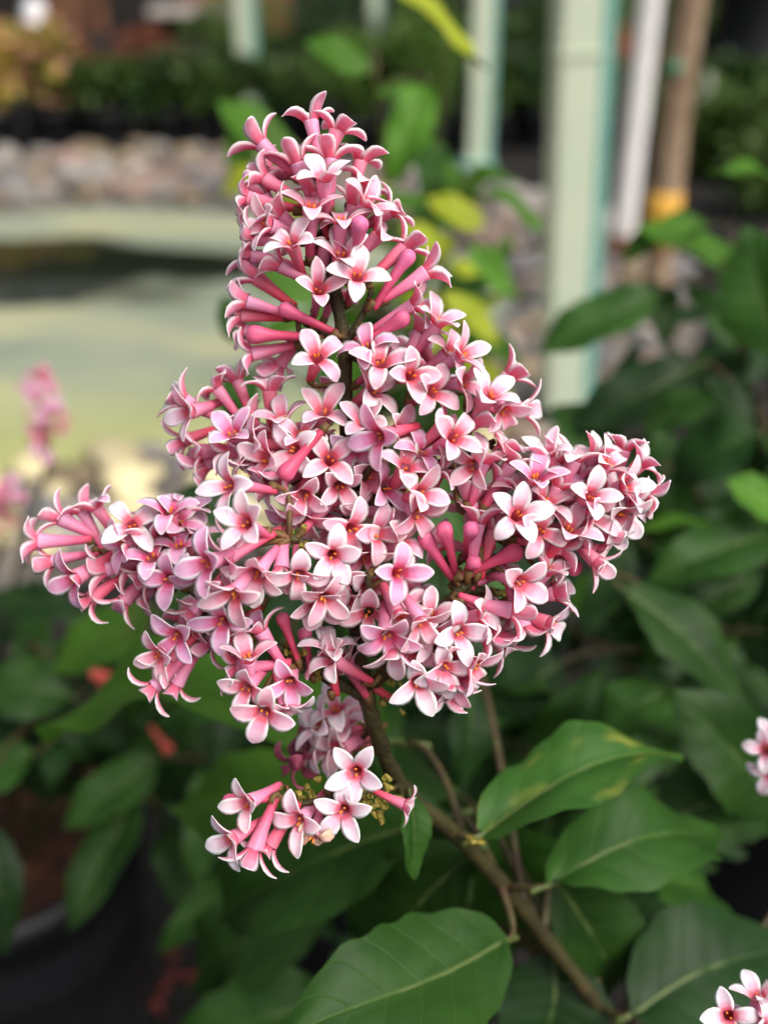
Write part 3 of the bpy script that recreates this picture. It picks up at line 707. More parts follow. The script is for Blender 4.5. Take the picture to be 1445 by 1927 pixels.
def tube_mesh(bend, fat, mats):
    seg = 14
    outer = [(0, .62), (.06, .80), (.2, .86), (.4, 1.0), (.6, 1.16), (.78, 1.36), (.9, 1.50), (.97, 1.58), (1.0, 1.62)]
    inner = [(1.0, 1.48), (.96, 1.36), (.88, 1.2), (.7, .95), (.55, .6), (.52, .05)]
    vs, fs, uv, mi = [], [], [], []
    for (t, r) in outer + inner:
        z = -TL * (1 - t) - 1.75 * t
        off = bend * (1 - t) ** 2
        for k in range(seg):
            a = 2 * math.pi * k / seg
            rr = r * fat * (1 + 0.06 * math.cos(4 * a) * t)
            vs.append(Vector((rr * math.cos(a) + off, rr * math.sin(a), z)) * MM)
            uv.append((t, k / seg))
    n = len(outer) + len(inner)
    for i in range(n - 1):
        for k in range(seg):
            k2 = (k + 1) % seg
            fs.append((i * seg + k, i * seg + k2, (i + 1) * seg + k2, (i + 1) * seg + k)); mi.append(0 if i < len(outer) - 1 else 1)
    fs.append(tuple(reversed(range(seg)))); mi.append(0)
    return mesh('floret', vs, fs, mats, uv, mi)
TUBES = [tube_mesh(b, ft, [M['tube'], M['throat']]) for b, ft in ((0, 1.0), (1.1, 1.05), (-1.0, .95), (0.5, 1.1))]
TUBE_DARK = tube_mesh(0.8, 0.9, [M['withered_dark']] * 2)
def bud_mesh(bend, big):
    seg = 16
    prof = [(0, .62), (.05, .80), (.2, .82), (.4, .92), (.58, 1.06), (.68, 1.25), (.76, 1.55), (.83, 1.80), (.89, 1.86), (.94, 1.62), (.975, 1.1), (.995, .5), (1.0, .08)]
    vs, fs, uv = [], [], []
    L = TL + 1.8
    for (t, r) in prof:
        z = 1.8 - L * (1 - t)
        off = bend * (1 - t) ** 2
        for k in range(seg):
            a = 2 * math.pi * k / seg
            rr = r * (big if t > .6 else 1) * (1 - (0.10 * max(0, math.cos(4 * a)) ** 4 if t > .7 else 0))
            vs.append(Vector((rr * math.cos(a) + off, rr * math.sin(a), z)) * MM); uv.append((t, k / seg))
    for i in range(len(prof) - 1):
        for k in range(seg):
            k2 = (k + 1) % seg
            fs.append((i * seg + k, i * seg + k2, (i + 1) * seg + k2, (i + 1) * seg + k))
    fs.append(tuple(reversed(range(seg)))); fs.append(tuple((len(prof) - 1) * seg + k for k in range(seg)))
    return mesh('flower_bud', vs, fs, [M['bud']], uv)
BUDS = [bud_mesh(0, 1.0), bud_mesh(0.9, .92), bud_mesh(-0.8, 1.08)]
def anther_mesh():
    vs, fs = [], []
    prof = [(.02, -.9), (.22, -.75), (.36, -.3), (.38, .2), (.28, .6), (.05, .8)]
    v, f = lathe_data(prof, 8)
    return mesh('anther', [Vector((p.x * 0.62, p.y * 0.85, p.z * .85)) * MM for p in v], f, [M['anther']])
ANTH = anther_mesh()

def floret(root, inv, face, dirv, rollv, scale=1.0, kind='petal', npet=4, shape=None, bud=False, attach=None, anthers=True, r=rnd):
    """one floret (or bud) under root; face = throat centre, dirv = where it looks, rollv = where a petal points"""
    mw = frame(face, (rollv - dirv * rollv.dot(dirv)), dirv)
    # frame(): x = roll, z = close to dirv
    mw = mw @ Matrix.Scale(scale, 4)
    if bud:
        o = link('flower_bud', BUDS[r.randrange(3)], root, inv @ mw)
    else:
        me = TUBE_DARK if kind == 'withered_dark' else TUBES[r.randrange(4)]
        o = link('floret', me, root, inv @ mw)
        ps = PET[kind]
        if shape is None:
            shape = r.choices(range(7), (3, 4, 4, 2, 2, 3, 1))[0]
        for k in range(npet):
            a = 2 * math.pi * k / npet + r.uniform(-.12, .12)
            s = ps[(shape if r.random() < .6 else r.randrange(len(ps))) % len(ps)]
            q = r.uniform(.93, 1.07)
            pm = Matrix.Rotation(a, 4, 'Z') @ Matrix.Rotation(r.uniform(-.10, .10), 4, 'Y') @ Matrix.Diagonal((q, r.uniform(.86, 1.06), q, 1))
            link('petal', s, o, pm)
        if anthers and kind not in ('withered_dark',):
            for sgn in (-1, 1):
                am = Matrix.Translation(Vector((sgn * .6, r.uniform(-.2, .2), -1.0 + r.uniform(-.25, .25))) * MM) @ Matrix.Rotation(sgn * 0.25, 4, 'Y') @ Matrix.Rotation(r.uniform(0, 3), 4, 'Z')
                link('anther', ANTH, o, Matrix.Rotation(r.uniform(0, 3.1), 4, 'Z') @ am)
    if attach is not None:
        lo = mw.inverted()
        p0 = lo @ attach
        b = Vector((0, 0, -TL * MM))
        n_ = max(3, int((p0 - b).length / (2.0 * MM)))
        c1 = b + Vector((0, 0, -0.35 * (p0 - b).length))
        pts = [b + Vector((0, 0, 1.3 * MM)), b + Vector((0, 0, 0.4 * MM)), b + Vector((0, 0, -0.5 * MM))]
        rad = [1.02 * MM, .98 * MM, .62 * MM]
        for i in range(1, n_ + 1):
            t = i / n_
            pts.append((b + Vector((0, 0, -0.5 * MM))).lerp(c1, min(1, 2 * t)) * (1 - t) + c1.lerp(p0, t) * t)
            rad.append((.46 + .22 * t) * MM)
        v, f = tube_data(pts, rad, 7)
        link('pedicel', mesh('pedicel', v, f, M['pedicel']), o)
    return o

# ------------------------------------------------------------------ leaves
def leaf_mesh(name, mat, arch, fold, seed, nu=26, nv=12, wave=0.02, hw=0.30):
    r = random.Random(seed)
    vs, fs, uv, mi = [], [], [], []
    ph = r.uniform(0, 6)
    for i in range(nu + 1):
        t = i / nu
        sh = (max(t, 0) ** 0.62) * (max(1 - t, 0) ** 0.85) * 1.95
        sh *= 1 - 0.10 * math.exp(-((t - 0.9) / 0.08) ** 2)
        w = hw * sh * (1 + 0.04 * math.sin(t * 38 + ph) + 0.03 * math.sin(t * 17 + 2 * ph)) + 0.003
        cz = 4 * arch * t * (1 - t)
        cy = 0.03 * math.sin(t * 3 + ph)
        for k in range(nv + 1):
            s = -1 + 2 * k / nv
            a = abs(s)
            q = 7 * t - 1.25 * a
            quilt = 0.016 * (abs(math.sin(math.pi * q)) ** 0.7 - 0.6) * (1 - a * 0.6) * min(1, a * 5) * min(1, 8 * (1 - t))
            z = cz + fold * a * w - 0.55 * fold * a * a * w + quilt + wave * a * math.sin(t * 11 + ph + (1.7 if s > 0 else 0))
            vs.append(Vector((t - 0.03 * a * (1 - t), cy * t * (1 - t) * 4 + s * w, z))); uv.append((t, k / nv))
    for i in range(nu):
        for k in range(nv):
            a_ = i * (nv + 1) + k
            fs.append((a_, a_ + nv + 1, a_ + nv + 2, a_ + 1)); mi.append(0)
    # raised midrib under the blade and a short petiole
    pth = [Vector((-0.10, 0, -0.02)), Vector((-0.04, 0, -0.006)), Vector((0.02, 0, 0.0))] + [Vector((t, 0.03 * math.sin(t * 3 + ph) * t * (1 - t) * 4, 4 * arch * t * (1 - t) - 0.004)) for t in (.15, .3, .5, .7, .9)]
    b = len(vs)
    v, f = tube_data(pth, [.014, .012, .011, .010, .009, .007, .005, .002], 6)
    vs += v; uv += [(0, 0)] * len(v); fs += [tuple(b + j for j in q) for q in f]; mi += [1] * len(f)
    return mesh(name, vs, fs, [mat, M['midrib']], uv, mi)
LEAF = {}
for mk in ('leaf', 'leaf_patch', 'leaf_dark', 'leaf_bright', 'leaf_sunlit'):
    LEAF[mk] = [leaf_mesh('leaf', M[mk], a, fo, sd, wave=wv) for a, fo, sd, wv in ((.06, .35, 1, .030), (.12, .5, 2, .045), (.18, .25, 3, .05), (.03, .6, 4, .03))]
def put_leaf(root, inv, base, tip, width, nhint, mk='leaf', var=None, r=rnd, stems=None, name='leaf'):
    d = tip - base; L = d.length
    m = frame(base, d, nhint) @ Matrix.Diagonal((L, width / 0.6, L, 1))
    o = link(name, LEAF[mk][r.randrange(4) if var is None else var], root, inv @ m)
    if stems is not None:
        q = min(stems, key=lambda s: (s - base).length)
        dist = (q - base).length
        if dist > 0.004:
            lo = m.inverted()
            d0 = d.normalized()
            c = base - d0 * dist * 0.4
            pts = []
            n_ = 8
            for i in range(n_ + 1):
                t = i / n_
                pts.append((base - d0 * L * 0.05).lerp(c, t).lerp(c.lerp(q, t), t))
            v, f = tube_data(pts, [0.0007 + 0.0007 * i / n_ for i in range(n_ + 1)], 7)
            link('petiole', mesh('petiole', [inv @ p for p in v], f, M['petiole']), root)
    return o
def dense(path, step=0.002):
    out = []
    for a, b in zip(path[:-1], path[1:]):
        n = max(1, int((b - a).length / step))
        out += [a.lerp(b, i / n) for i in range(n)]
    return out + [path[-1]]

# ------------------------------------------------------------------ the lilac in focus
mainpot = Vector((0.10, 0.10, 0))
tp = empty('plant_pot', mainpot, 'black plastic pot holding the lilac in full pink bloom', 'pot'); pot_parts(tp, 0.09, 0.115, 0.22, 'soil')
ROOT = mainpot + Vector((0, 0, 0.19))
lilac = empty('lilac_shrub', ROOT, 'pink lilac with a large flower panicle in full bloom and veined green leaves', 'lilac')
INV = Matrix.Translation(-ROOT)
br = {}
def F_(l): return [F(*p) for p in l]
stem_pts = [ROOT + Vector((0, 0, -0.01)), ROOT + Vector((0.01, 0.03, 0.12))] + F_([(1290, 2130, 125), (1150, 1927, 105), (1010, 1745, 82), (880, 1592, 56), (785, 1512, 36), (735, 1445, 24), (703, 1360, 14), (688, 1300, 10), (674, 1220, 8), (662, 1080, 6), (655, 900, 5), (650, 760, 3), (648, 655, 2), (633, 560, 0), (615, 450, 0), (602, 350, 0), (592, 270, 0)])
BR = {
 'stem': (stem_pts, 2.7, 1.2),
 'left_low': (F_([(686, 1308, 10), (620, 1278, 6), (545, 1232, 4), (455, 1180, 5), (380, 1125, 8), (290, 1070, 12), (180, 1035, 15)]), 1.7, .8),
 'left_low2': (F_([(470, 1190, 5), (420, 1210, 5), (370, 1232, 6), (330, 1255, 7)]), .9, .6),
 'left_low3': (F_([(590, 1258, 5), (540, 1265, 2), (515, 1270, 0)]), .8, .6),
 'right': (F_([(690, 1300, 10), (742, 1248, 5), (800, 1185, 2), (860, 1115, 0), (925, 1062, 0), (1000, 1000, 2), (1070, 955, 5), (1150, 905, 9)]), 1.8, .8),
 'right2': (F_([(862, 1112, 0), (910, 1112, 4), (955, 1120, 8), (1010, 1150, 10)]), 1.2, .7),
 'right3': (F_([(860, 1115, 0), (850, 1080, 4), (840, 1050, 8)]), 1.1, .7),
 'front': (F_([(664, 1110, 6), (620, 1060, -2), (575, 1025, -6), (545, 1012, -9)]), 1.3, .8),
 'front_low': (F_([(672, 1215, 8), (690, 1160, -2), (700, 1130, -6), (690, 1080, -8)]), 1.1, .7),
 'left_up': (F_([(657, 900, 5), (600, 850, 6), (545, 818, 8), (485, 800, 12), (420, 780, 16)]), 1.3, .7),
 'centre_up': (F_([(655, 880, 5), (630, 850, -2), (600, 830, -6)]), 1.1, .7),
 'centre_r': (F_([(657, 930, 5), (690, 890, -3), (710, 850, -6)]), 1.1, .7),
 'right_up': (F_([(650, 660, 2), (700, 690, 2), (765, 715, 3), (840, 735, 6), (900, 740, 9)]), 1.2, .7),
 'right_mid': (F_([(662, 1000, 6), (695, 950, 1), (770, 890, -2), (850, 865, 0), (930, 830, 4)]), 1.3, .7),
 'low_right': (F_([(688, 1300, 10), (735, 1250, 0), (790, 1215, -4), (850, 1190, -4)]), 1.2, .7),
 'top_r': (F_([(648, 655, 2), (670, 615, 0), (690, 575, -1), (700, 540, -2)]), 1.0, .6),
 'top_l': (F_([(648, 655, 2), (615, 632, 2), (575, 605, 3), (530, 590, 5)]), 1.0, .6),
 'twig': (F_([(760, 1480, 26), (700, 1492, 12), (640, 1500, 3), (590, 1508, 0), (545, 1520, 0)]), 1.0, .6),
 'back': (F_([(700, 1345, 14), (690, 1380, 22), (660, 1400, 28), (630, 1405, 30)]), 1.0, .6),
 'twig_r': (F_([(750, 1480, 25), (755, 1498, 14), (748, 1505, 8)]), .8, .5),
}
bpts, bown = [], []
for k_, (pts, r0, r1) in BR.items():
    pth = smooth_path(pts, 6)
    n_ = len(pth)
    bumps = [1 + 0.10 * math.sin(i * 1.7) for i in range(n_)]
    v, f = tube_data(pth, [(r0 + (r1 - r0) * i / (n_ - 1)) * MM * bumps[i] for i in range(n_)], 12 if k_ == 'stem' else 9, rough=0.12)
    link('stem' if k_ == 'stem' else 'branch', mesh('branch', [INV @ p for p in v], f, M['stem']), lilac)
    dp = dense(pth)
    if k_ == 'stem': sdense = dp; dp = [p for p in dp if proj(p)[1] < 1300 and proj(p)[2] < .26]
    bpts += dp; bown += [k_] * len(dp)
BARR = np.array([tuple(p) for p in bpts])

# Florets read off the photograph: zoom origin, zoom scale, then "x y theta tilt roll [flags]"
# theta: the way it faces in the picture (0 right, 90 up); tilt: 0 faces the lens, 90 profile; roll: where one petal points
ZOOM = [
 (400, 180, 2.89, """605 415 90 50 50 w,530 100 100 92 10,690 160 70 94 20,235 235 135 93 30,450 320 110 78 100,255 430 145 94 40,150 550 165 93 60,265 520 120 98 30,
 540 575 85 58 90,700 650 85 62 90,700 840 80 38 100,790 965 60 25 85 w,580 1040 60 18 95,420 775 110 35 60 w,270 690 170 55 110,185 770 175 88 95,170 860 170 94 50,
 815 320 75 90 40,860 470 55 84 60,865 570 40 62 60,800 700 80 38 45 b,990 610 35 94 20,735 670 90 68 60,1060 880 52 84 0 b,1075 800 42 95 80,1195 935 35 90 60,1130 1120 25 76 50,
 1240 1205 55 58 85,1310 1380 35 58 60,915 1430 80 34 85,830 1345 110 48 100,575 1410 60 22 125,1030 1215 30 72 0 b,1150 1250 60 78 30,150 1110 165 90 60,400 1165 155 80 0 b,230 1300 178 88 0 b,
 140 1270 170 95 60,180 1410 190 94 30,210 965 140 99 40,120 1190 175 95 70,330 900 150 80 0,620 780 80 75 0,640 300 90 85 30,560 480 100 80 20,340 620 140 75 40,780 560 70 80 0,930 730 45 85 30"""),
 (300, 640, 2.89, """1380 190 0 22 95,1180 265 30 42 140 r,890 370 85 42 130,1110 430 90 34 60,1170 530 200 42 15,1060 610 270 28 60 l,1320 490 10 50 60,770 500 90 40 70,720 600 180 28 130 w,930 640 60 15 130,
 660 400 100 58 100,600 235 90 84 10 w,390 490 100 38 130 l,290 235 130 88 80,410 190 115 100 20,100 310 150 84 60 w,140 395 200 48 110 w,100 560 200 94 30,190 610 185 84 100,220 700 210 94 80,
 490 570 180 58 70,560 640 170 44 60,510 720 230 76 40 l,350 790 180 45 100 w,455 990 150 20 95 w5,785 860 270 35 155,985 800 300 22 125,1150 740 330 44 60,1250 800 0 40 30 l,1350 670 60 44 80,
 945 1180 300 14 80 w5,1060 1035 340 30 80,1195 1050 0 30 85,1310 1270 0 20 85,1340 1090 20 50 60,1130 1200 300 46 40,1150 1350 320 34 45,965 1320 310 42 20,760 1300 280 38 170 w,520 1290 240 42 175 w,
 660 1290 270 55 30,370 1110 190 70 100,340 1200 210 60 20,235 1220 200 34 105 l,780 1000 270 52 30,680 990 200 60 0,600 470 110 80 0,480 420 120 88 0,330 620 190 85 20,
 820 560 100 85 0,560 800 200 80 30,640 760 220 80 0,420 620 185 80 40,1100 900 320 75 0,1250 950 350 72 50,1020 1420 290 45 60,900 1420 280 40 60,380 1400 230 45 20,690 720 230 85 0 b,980 560 80 85 0"""),
 (760, 640, 2.89, """170 275 20 30 60,350 230 0 55 60,340 60 30 55 100,480 280 60 44 50 w,600 170 40 84 30 w,690 380 0 80 80,555 400 300 44 20,285 525 20 24 55,360 690 200 40 35,110 590 60 48 90 l,105 830 20 34 60,
 90 960 320 44 20,625 945 60 18 75 w5,755 1040 0 18 65,725 730 80 48 80,770 590 110 70 90 w,850 620 60 74 70 w,940 610 70 80 40 w,1030 840 40 24 80 w,790 860 60 50 30,1060 590 60 74 90 w,1130 655 50 58 40 w,
 1205 560 75 90 30 w,1230 790 20 44 90 w,1310 650 45 74 60 w,1360 850 345 84 60 w,1050 950 350 44 40,1190 970 300 44 60 w,910 1010 60 50 60,1085 1160 340 80 50,1070 1230 315 70 80,925 1240 325 90 0 b,600 1155 25 80 0 b,
 365 1030 80 32 0 b,380 1210 60 20 0 b,220 1030 110 60 0 b,120 1080 120 72 0 b,350 850 100 108 30,470 850 85 110 20,650 1330 340 30 50,790 1230 60 60 80,850 1340 20 70 60,540 740 60 80 30,450 620 70 70 40,640 780 100 70 0,
 260 420 40 75 20,420 420 30 80 40,560 560 50 85 0,600 640 60 80 10,230 700 10 70 30,500 1000 70 95 20,700 860 70 72 40,860 760 60 78 0,980 700 60 84 40,1140 800 40 70 10,900 1140 350 85 20,1150 1080 330 70 40,980 1050 350 70 10,1280 900 350 60 40 w,410 950 80 85 30,560 880 60 85 60"""),
 (700, 1060, 3.6125, """1290 200 10 70 80,1240 430 340 60 50 w,1050 490 290 80 60,600 475 330 20 100 w,430 510 300 34 50,390 330 90 44 90,350 430 300 54 40,110 525 280 34 70 5,280 620 270 30 340,500 735 300 30 15 w,
 320 830 280 25 200,720 720 330 55 20,480 930 260 88 30,930 600 300 94 80,820 560 310 80 30,700 480 340 75 20,850 420 340 85 10,1000 330 350 88 50,560 640 300 60 10,640 830 300 70 30,200 380 300 60 30,240 240 60 55 40,560 880 280 75 20,780 350 10 70 40,150 650 270 60 20,900 520 320 85 60"""),
 (20, 880, 2.89, """660 300 60 22 130 w,240 255 150 84 80 l,450 190 125 84 60 l,110 400 180 84 100 l,190 520 195 90 60 l,320 620 215 46 100 l,400 740 215 84 40 l,590 760 230 84 50 l,845 610 200 15 85 l,760 470 90 44 85 l,590 430 200 50 60 l,
 860 210 90 60 0 l,930 270 45 60 50 l,970 205 60 74 40 l,910 400 90 60 90 l,1140 850 230 20 85 l,890 930 220 25 130 l,790 1030 220 35 100,750 1225 225 84 50 l,880 1215 240 88 40 l,1270 1210 220 25 75,1370 1350 250 20 75,1180 1090 180 84 60,
 1290 1010 90 60 100,700 620 210 75 30 l,620 530 190 80 0 l,480 560 190 85 30 l,380 210 120 96 30 l,820 330 80 70 30 l,1000 620 230 65 30 l,700 720 230 80 10 l,960 830 230 70 50 l,1050 980 220 80 20 l,800 250 100 80 60 l,740 360 110 75 20 l,1000 330 60 70 0 l,840 1080 225 80 0 l,1040 760 240 75 30 l,930 520 250 60 30 l,1180 960 230 80 40 l"""),
 (380, 1120, 2.89, """475 490 260 20 100,470 640 290 70 60,625 50 270 40 45 5,905 115 270 30 90,830 970 200 8 55 w5 k0,765 1180 200 8 80 w5 k0,510 1240 200 25 95 w k0,225 1140 190 35 105 w k0,140 1340 200 45 120 w k0,345 1395 235 84 60 k0,270 1430 250 76 20 k0,
 590 1350 250 50 40 d k0,1125 1150 340 78 60 s.7 k0,150 1120 180 80 20 k0 b s.8,720 600 110 60 30 w k30 s1.2,615 690 150 60 60 w k30 s1.2,580 800 190 65 20 w k30 s1.2,640 760 160 75 0 k29 s1.15,800 640 85 80 30 k30 s1.2,740 700 100 70 20 k30 s1.2,730 850 200 50 60 w k26 s1.2,450 950 200 60 30 x k29 s1.15,500 900 190 70 30 x k29 s1.15,520 830 180 70 60 x k31 s1.1,660 820 180 60 20 k29 s1.15,
 700 260 90 70 40 w,760 330 120 75 30,690 330 140 60 0 w,440 130 110 88 0 b s.8,560 210 100 90 0 b s.8,300 160 120 80 20,640 320 150 85 0,780 380 140 80 40"""),
]
specs = []
for ox, oy, zs, txt in ZOOM:
    for item in txt.replace('\n', ' ').split(','):
        p_ = item.split()
        if len(p_) < 5: continue
        fl = p_[5:]
        specs.append(dict(x=ox + float(p_[0]) / zs, y=oy + float(p_[1]) / zs, th=float(p_[2]), ti=float(p_[3]), ro=float(p_[4]), fl=fl))
LEN = TL * MM
cand = np.arange(-34, 30, 1.0)
for s in specs:
    fixed = [f_ for f_ in s['fl'] if f_[0] == 'k']
    sc_ = [float(f_[1:]) for f_ in s['fl'] if f_[0] == 's']
    s['sc'] = (sc_[0] if sc_ else 1.0) * rnd.uniform(1.0, 1.14)
    s['d'] = camdir(s['th'], s['ti'])
    if fixed:
        s['mm'] = float(fixed[0][1:]) - 4
    else:
        best = None
        for mm in cand:
            b = F(s['x'], s['y'], mm) - s['d'] * (LEN * s['sc'])
            dd = np.sqrt(((BARR - np.array(b)) ** 2).sum(1).min())
            cost = max(dd, 0.004) + 0.00006 * abs(mm + 4)
            if best is None or cost < best[0]: best = (cost, mm, dd)
        s['mm'] = best[1]; s['dd'] = best[2]
    s['m0'] = s['mm']
# keep overlapping faces from running through each other: spread them in depth
for it in range(30):
    for i, a in enumerate(specs):
        for b in specs[i + 1:]:
            dx, dy = a['x'] - b['x'], a['y'] - b['y']
            d2 = math.hypot(dx, dy)
            if d2 < 62:
                need = 5.0 * (1 - d2 / 80)
                dz = a['mm'] - b['mm']
                if abs(dz) < need:
                    # the one that looks at the lens lies in front
                    fa = a['ti'] + 0.02 * a['y']; fb = b['ti'] + 0.02 * b['y']
                    sg = 1 if (dz > 0 if abs(dz) > 1.0 else fa > fb) else -1
                    push = (need - abs(dz)) * 0.25
                    a['mm'] = min(a['m0'] + 5, max(a['m0'] - 5, a['mm'] + sg * push)); b['mm'] = min(b['m0'] + 5, max(b['m0'] - 5, b['mm'] - sg * push))
nfl = 0
def near_branch(p):
    return Vector(BARR[((BARR - np.array(p)) ** 2).sum(1).argmin()])
allfaces = []
for s in specs:
    face = F(s['x'], s['y'], s['mm'])
    fl = s['fl']; flat = ''.join(f_ for f_ in fl if f_[0] not in 'ks')
    kind = 'petal_white' if 'w' in flat else 'petal_lilac' if 'l' in flat else 'withered' if 'd' in flat else 'withered_dark' if 'x' in flat else ('petal' if rnd.random() < .72 else rnd.choice(('petal_white', 'petal_lilac')))
    ro = math.radians(s['ro'])
    rv = RGT * math.cos(ro) + UPV * math.sin(ro)
    if s['ti'] > 70: rv = rv + BCK * rnd.uniform(-1, 1)
    base = face - s['d'] * LEN * s['sc']
    floret(lilac, INV, face, s['d'], rv, s['sc'], kind, 5 if '5' in flat else 4, shape=(2 if 'r' in flat else None), bud='b' in flat, attach=near_branch(base), anthers=s['ti'] < 66)
    allfaces.append(face); nfl += 1
# florets on the far side and deep inside, where the photograph only hints at them
SIL = [(570, 235), (640, 250), (700, 330), (740, 400), (800, 520), (860, 630), (980, 710), (990, 790), (1140, 850), (1210, 900), (1190, 960), (1110, 1050), (1040, 1160), (950, 1200), (840, 1290), (770, 1290), (700, 1190), (600, 1200), (520, 1230), (420, 1200), (330, 1190), (280, 1120), (140, 1110), (80, 1040), (140, 960), (330, 960), (390, 890), (350, 780), (400, 720), (490, 740), (470, 640), (455, 560), (460, 450), (450, 350), (475, 280)]
def inside(x, y, poly=SIL):
    c = False; j = len(poly) - 1
    for i in range(len(poly)):
        xi, yi = poly[i]; xj, yj = poly[j]
        if (yi > y) != (yj > y) and x < (xj - xi) * (y - yi) / (yj - yi) + xi: c = not c
        j = i
    return c
skip = {'twig', 'back', 'twig_r', 'left_low3'}
tries = 0
while nfl < 296 and tries < 4000:
    tries += 1
    i = rnd.randrange(len(bpts))
    if bown[i] in skip: continue
    b = bpts[i]
    th, ti = rnd.uniform(0, 360), rnd.uniform(68, 150)
    d = camdir(th, ti)
    face = b + d * LEN * 1.02 + d * 0.002
    x, y, D = proj(face)
    if not inside(x, y): continue
    if min((face - q).length for q in allfaces) < 0.0062: continue
    floret(lilac, INV, face, d, Vector((rnd.uniform(-1, 1), rnd.uniform(-1, 1), rnd.uniform(-1, 1))), rnd.uniform(.95, 1.05), rnd.choice(('petal', 'petal', 'petal_lilac')), attach=b, anthers=False)
    allfaces.append(face); nfl += 1
print('florets', nfl)
# little yellow-green calyces left where florets have dropped
def calyx_mesh():
    v, f = lathe_data([(.3, -1.2), (.75, -.6), (.95, .1), (1.05, .8), (.85, .7), (.6, .0), (.1, -.2)], 8)
    return mesh('spent_calyx', [p * MM for p in v], f, [M['calyx']])
CAL = calyx_mesh()
def calyces(pts, n, spread):
    for k in range(n):
        p = Vector(pts[rnd.randrange(len(pts))]) + Vector((rnd.gauss(0, 1), rnd.gauss(0, 1), rnd.gauss(0, 1))) * spread
        d = (camdir(rnd.uniform(0, 360), rnd.uniform(20, 100)))
        link('spent_calyx', CAL, lilac, INV @ (frame(p, Vector((rnd.random(), rnd.random(), rnd.random())), d) @ Matrix.Diagonal((*(rnd.uniform(.45, .85),) * 2, rnd.uniform(.6, 1.3), 1))))
calyces([F(590, 1240, 3), F(560, 1228, 2), F(545, 1250, 2), F(610, 1255, 3), F(475, 1195, 3)], 34, .0016)
calyces([F(705, 1500, 6), F(725, 1510, 8), F(695, 1490, 6), F(735, 1495, 8)], 30, .0018)
calyces([F(575, 1500, 2), F(590, 1495, 2)], 10, .0012)
calyces([F(545, 1013, -9), F(552, 1020, -9), F(585, 1030, -5)], 10, .0013)
calyces([F(735, 1290, 22), F(750, 1310, 24), F(728, 1340, 24)], 14, .002)
calyces([F(892, 1580, 38)], 6, .0012)
calyces([F(955, 1118, 6), F(920, 1112, 4), F(640, 420, 0), F(690, 600, -1)], 16, .0012)

# leaves of the lilac
def LV(root, inv, x0, y0, d0, x1, y1, d1, w, mk='leaf', var=None, n=(0, .5, .9), stems=None):
    nh = RGT * n[0] + UPV * n[1] + BCK * n[2]
    return put_leaf(root, inv, P(x0, y0, d0), P(x1, y1, d1), w, nh, mk, var, stems=stems)
for a in [
  (910, 1568, .283, 1285, 1420, .305, .036, 'leaf_patch', 1, (0, .9, .5)), (1038, 1664, .30, 1350, 1585, .345, .040, 'leaf', 2, (.2, .7, .6)),
  (940, 1775, .29, 520, 1965, .25, .046, 'leaf', 0, (-.1, .6, .9)), (885, 1612, .315, 690, 1800, .36, .052, 'leaf', 1, (0, .5, .9)),
  (772, 1500, .264, 778, 1655, .266, .0125, 'leaf', 3, (.6, 0, .8)), (830, 1545, .33, 410, 1730, .39, .056, 'leaf', 1, (0, .6, .8)),
  (725, 1395, .33, 85, 1398, .40, .046, 'leaf_bright', 2, (0, .8, .6)), (700, 1500, .37, 325, 1520, .43, .055, 'leaf_bright', 0, (0, .6, .8)),  # the brighter leaf colour stands in for light falling on these two leaves
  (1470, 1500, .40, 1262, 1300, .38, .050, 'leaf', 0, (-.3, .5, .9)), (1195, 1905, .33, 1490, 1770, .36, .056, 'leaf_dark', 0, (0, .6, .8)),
  (1045, 1650, .335, 1140, 1890, .37, .048, 'leaf', 1, (.2, .3, .9)), (930, 1560, .36, 1010, 1790, .42, .055, 'leaf', 0, (0, .2, .9)),
  (860, 1490, .40, 742, 1395, .43, .045, 'leaf', 0, (0, .5, .8)), (620, 1890, .44, 320, 1960, .44, .05, 'leaf', 1, (0, .6, .8)),
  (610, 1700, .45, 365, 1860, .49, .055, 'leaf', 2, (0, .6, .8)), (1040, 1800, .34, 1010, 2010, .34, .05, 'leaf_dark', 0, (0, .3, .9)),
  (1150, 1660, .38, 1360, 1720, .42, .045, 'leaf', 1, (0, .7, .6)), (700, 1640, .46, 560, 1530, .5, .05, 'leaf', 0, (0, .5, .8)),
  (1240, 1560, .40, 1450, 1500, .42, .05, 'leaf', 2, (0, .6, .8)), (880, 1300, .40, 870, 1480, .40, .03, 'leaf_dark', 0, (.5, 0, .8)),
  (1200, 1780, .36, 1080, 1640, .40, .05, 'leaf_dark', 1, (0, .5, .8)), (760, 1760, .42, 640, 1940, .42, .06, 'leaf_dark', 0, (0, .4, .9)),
]:
    LV(lilac, INV, *a[:10], stems=sdense)

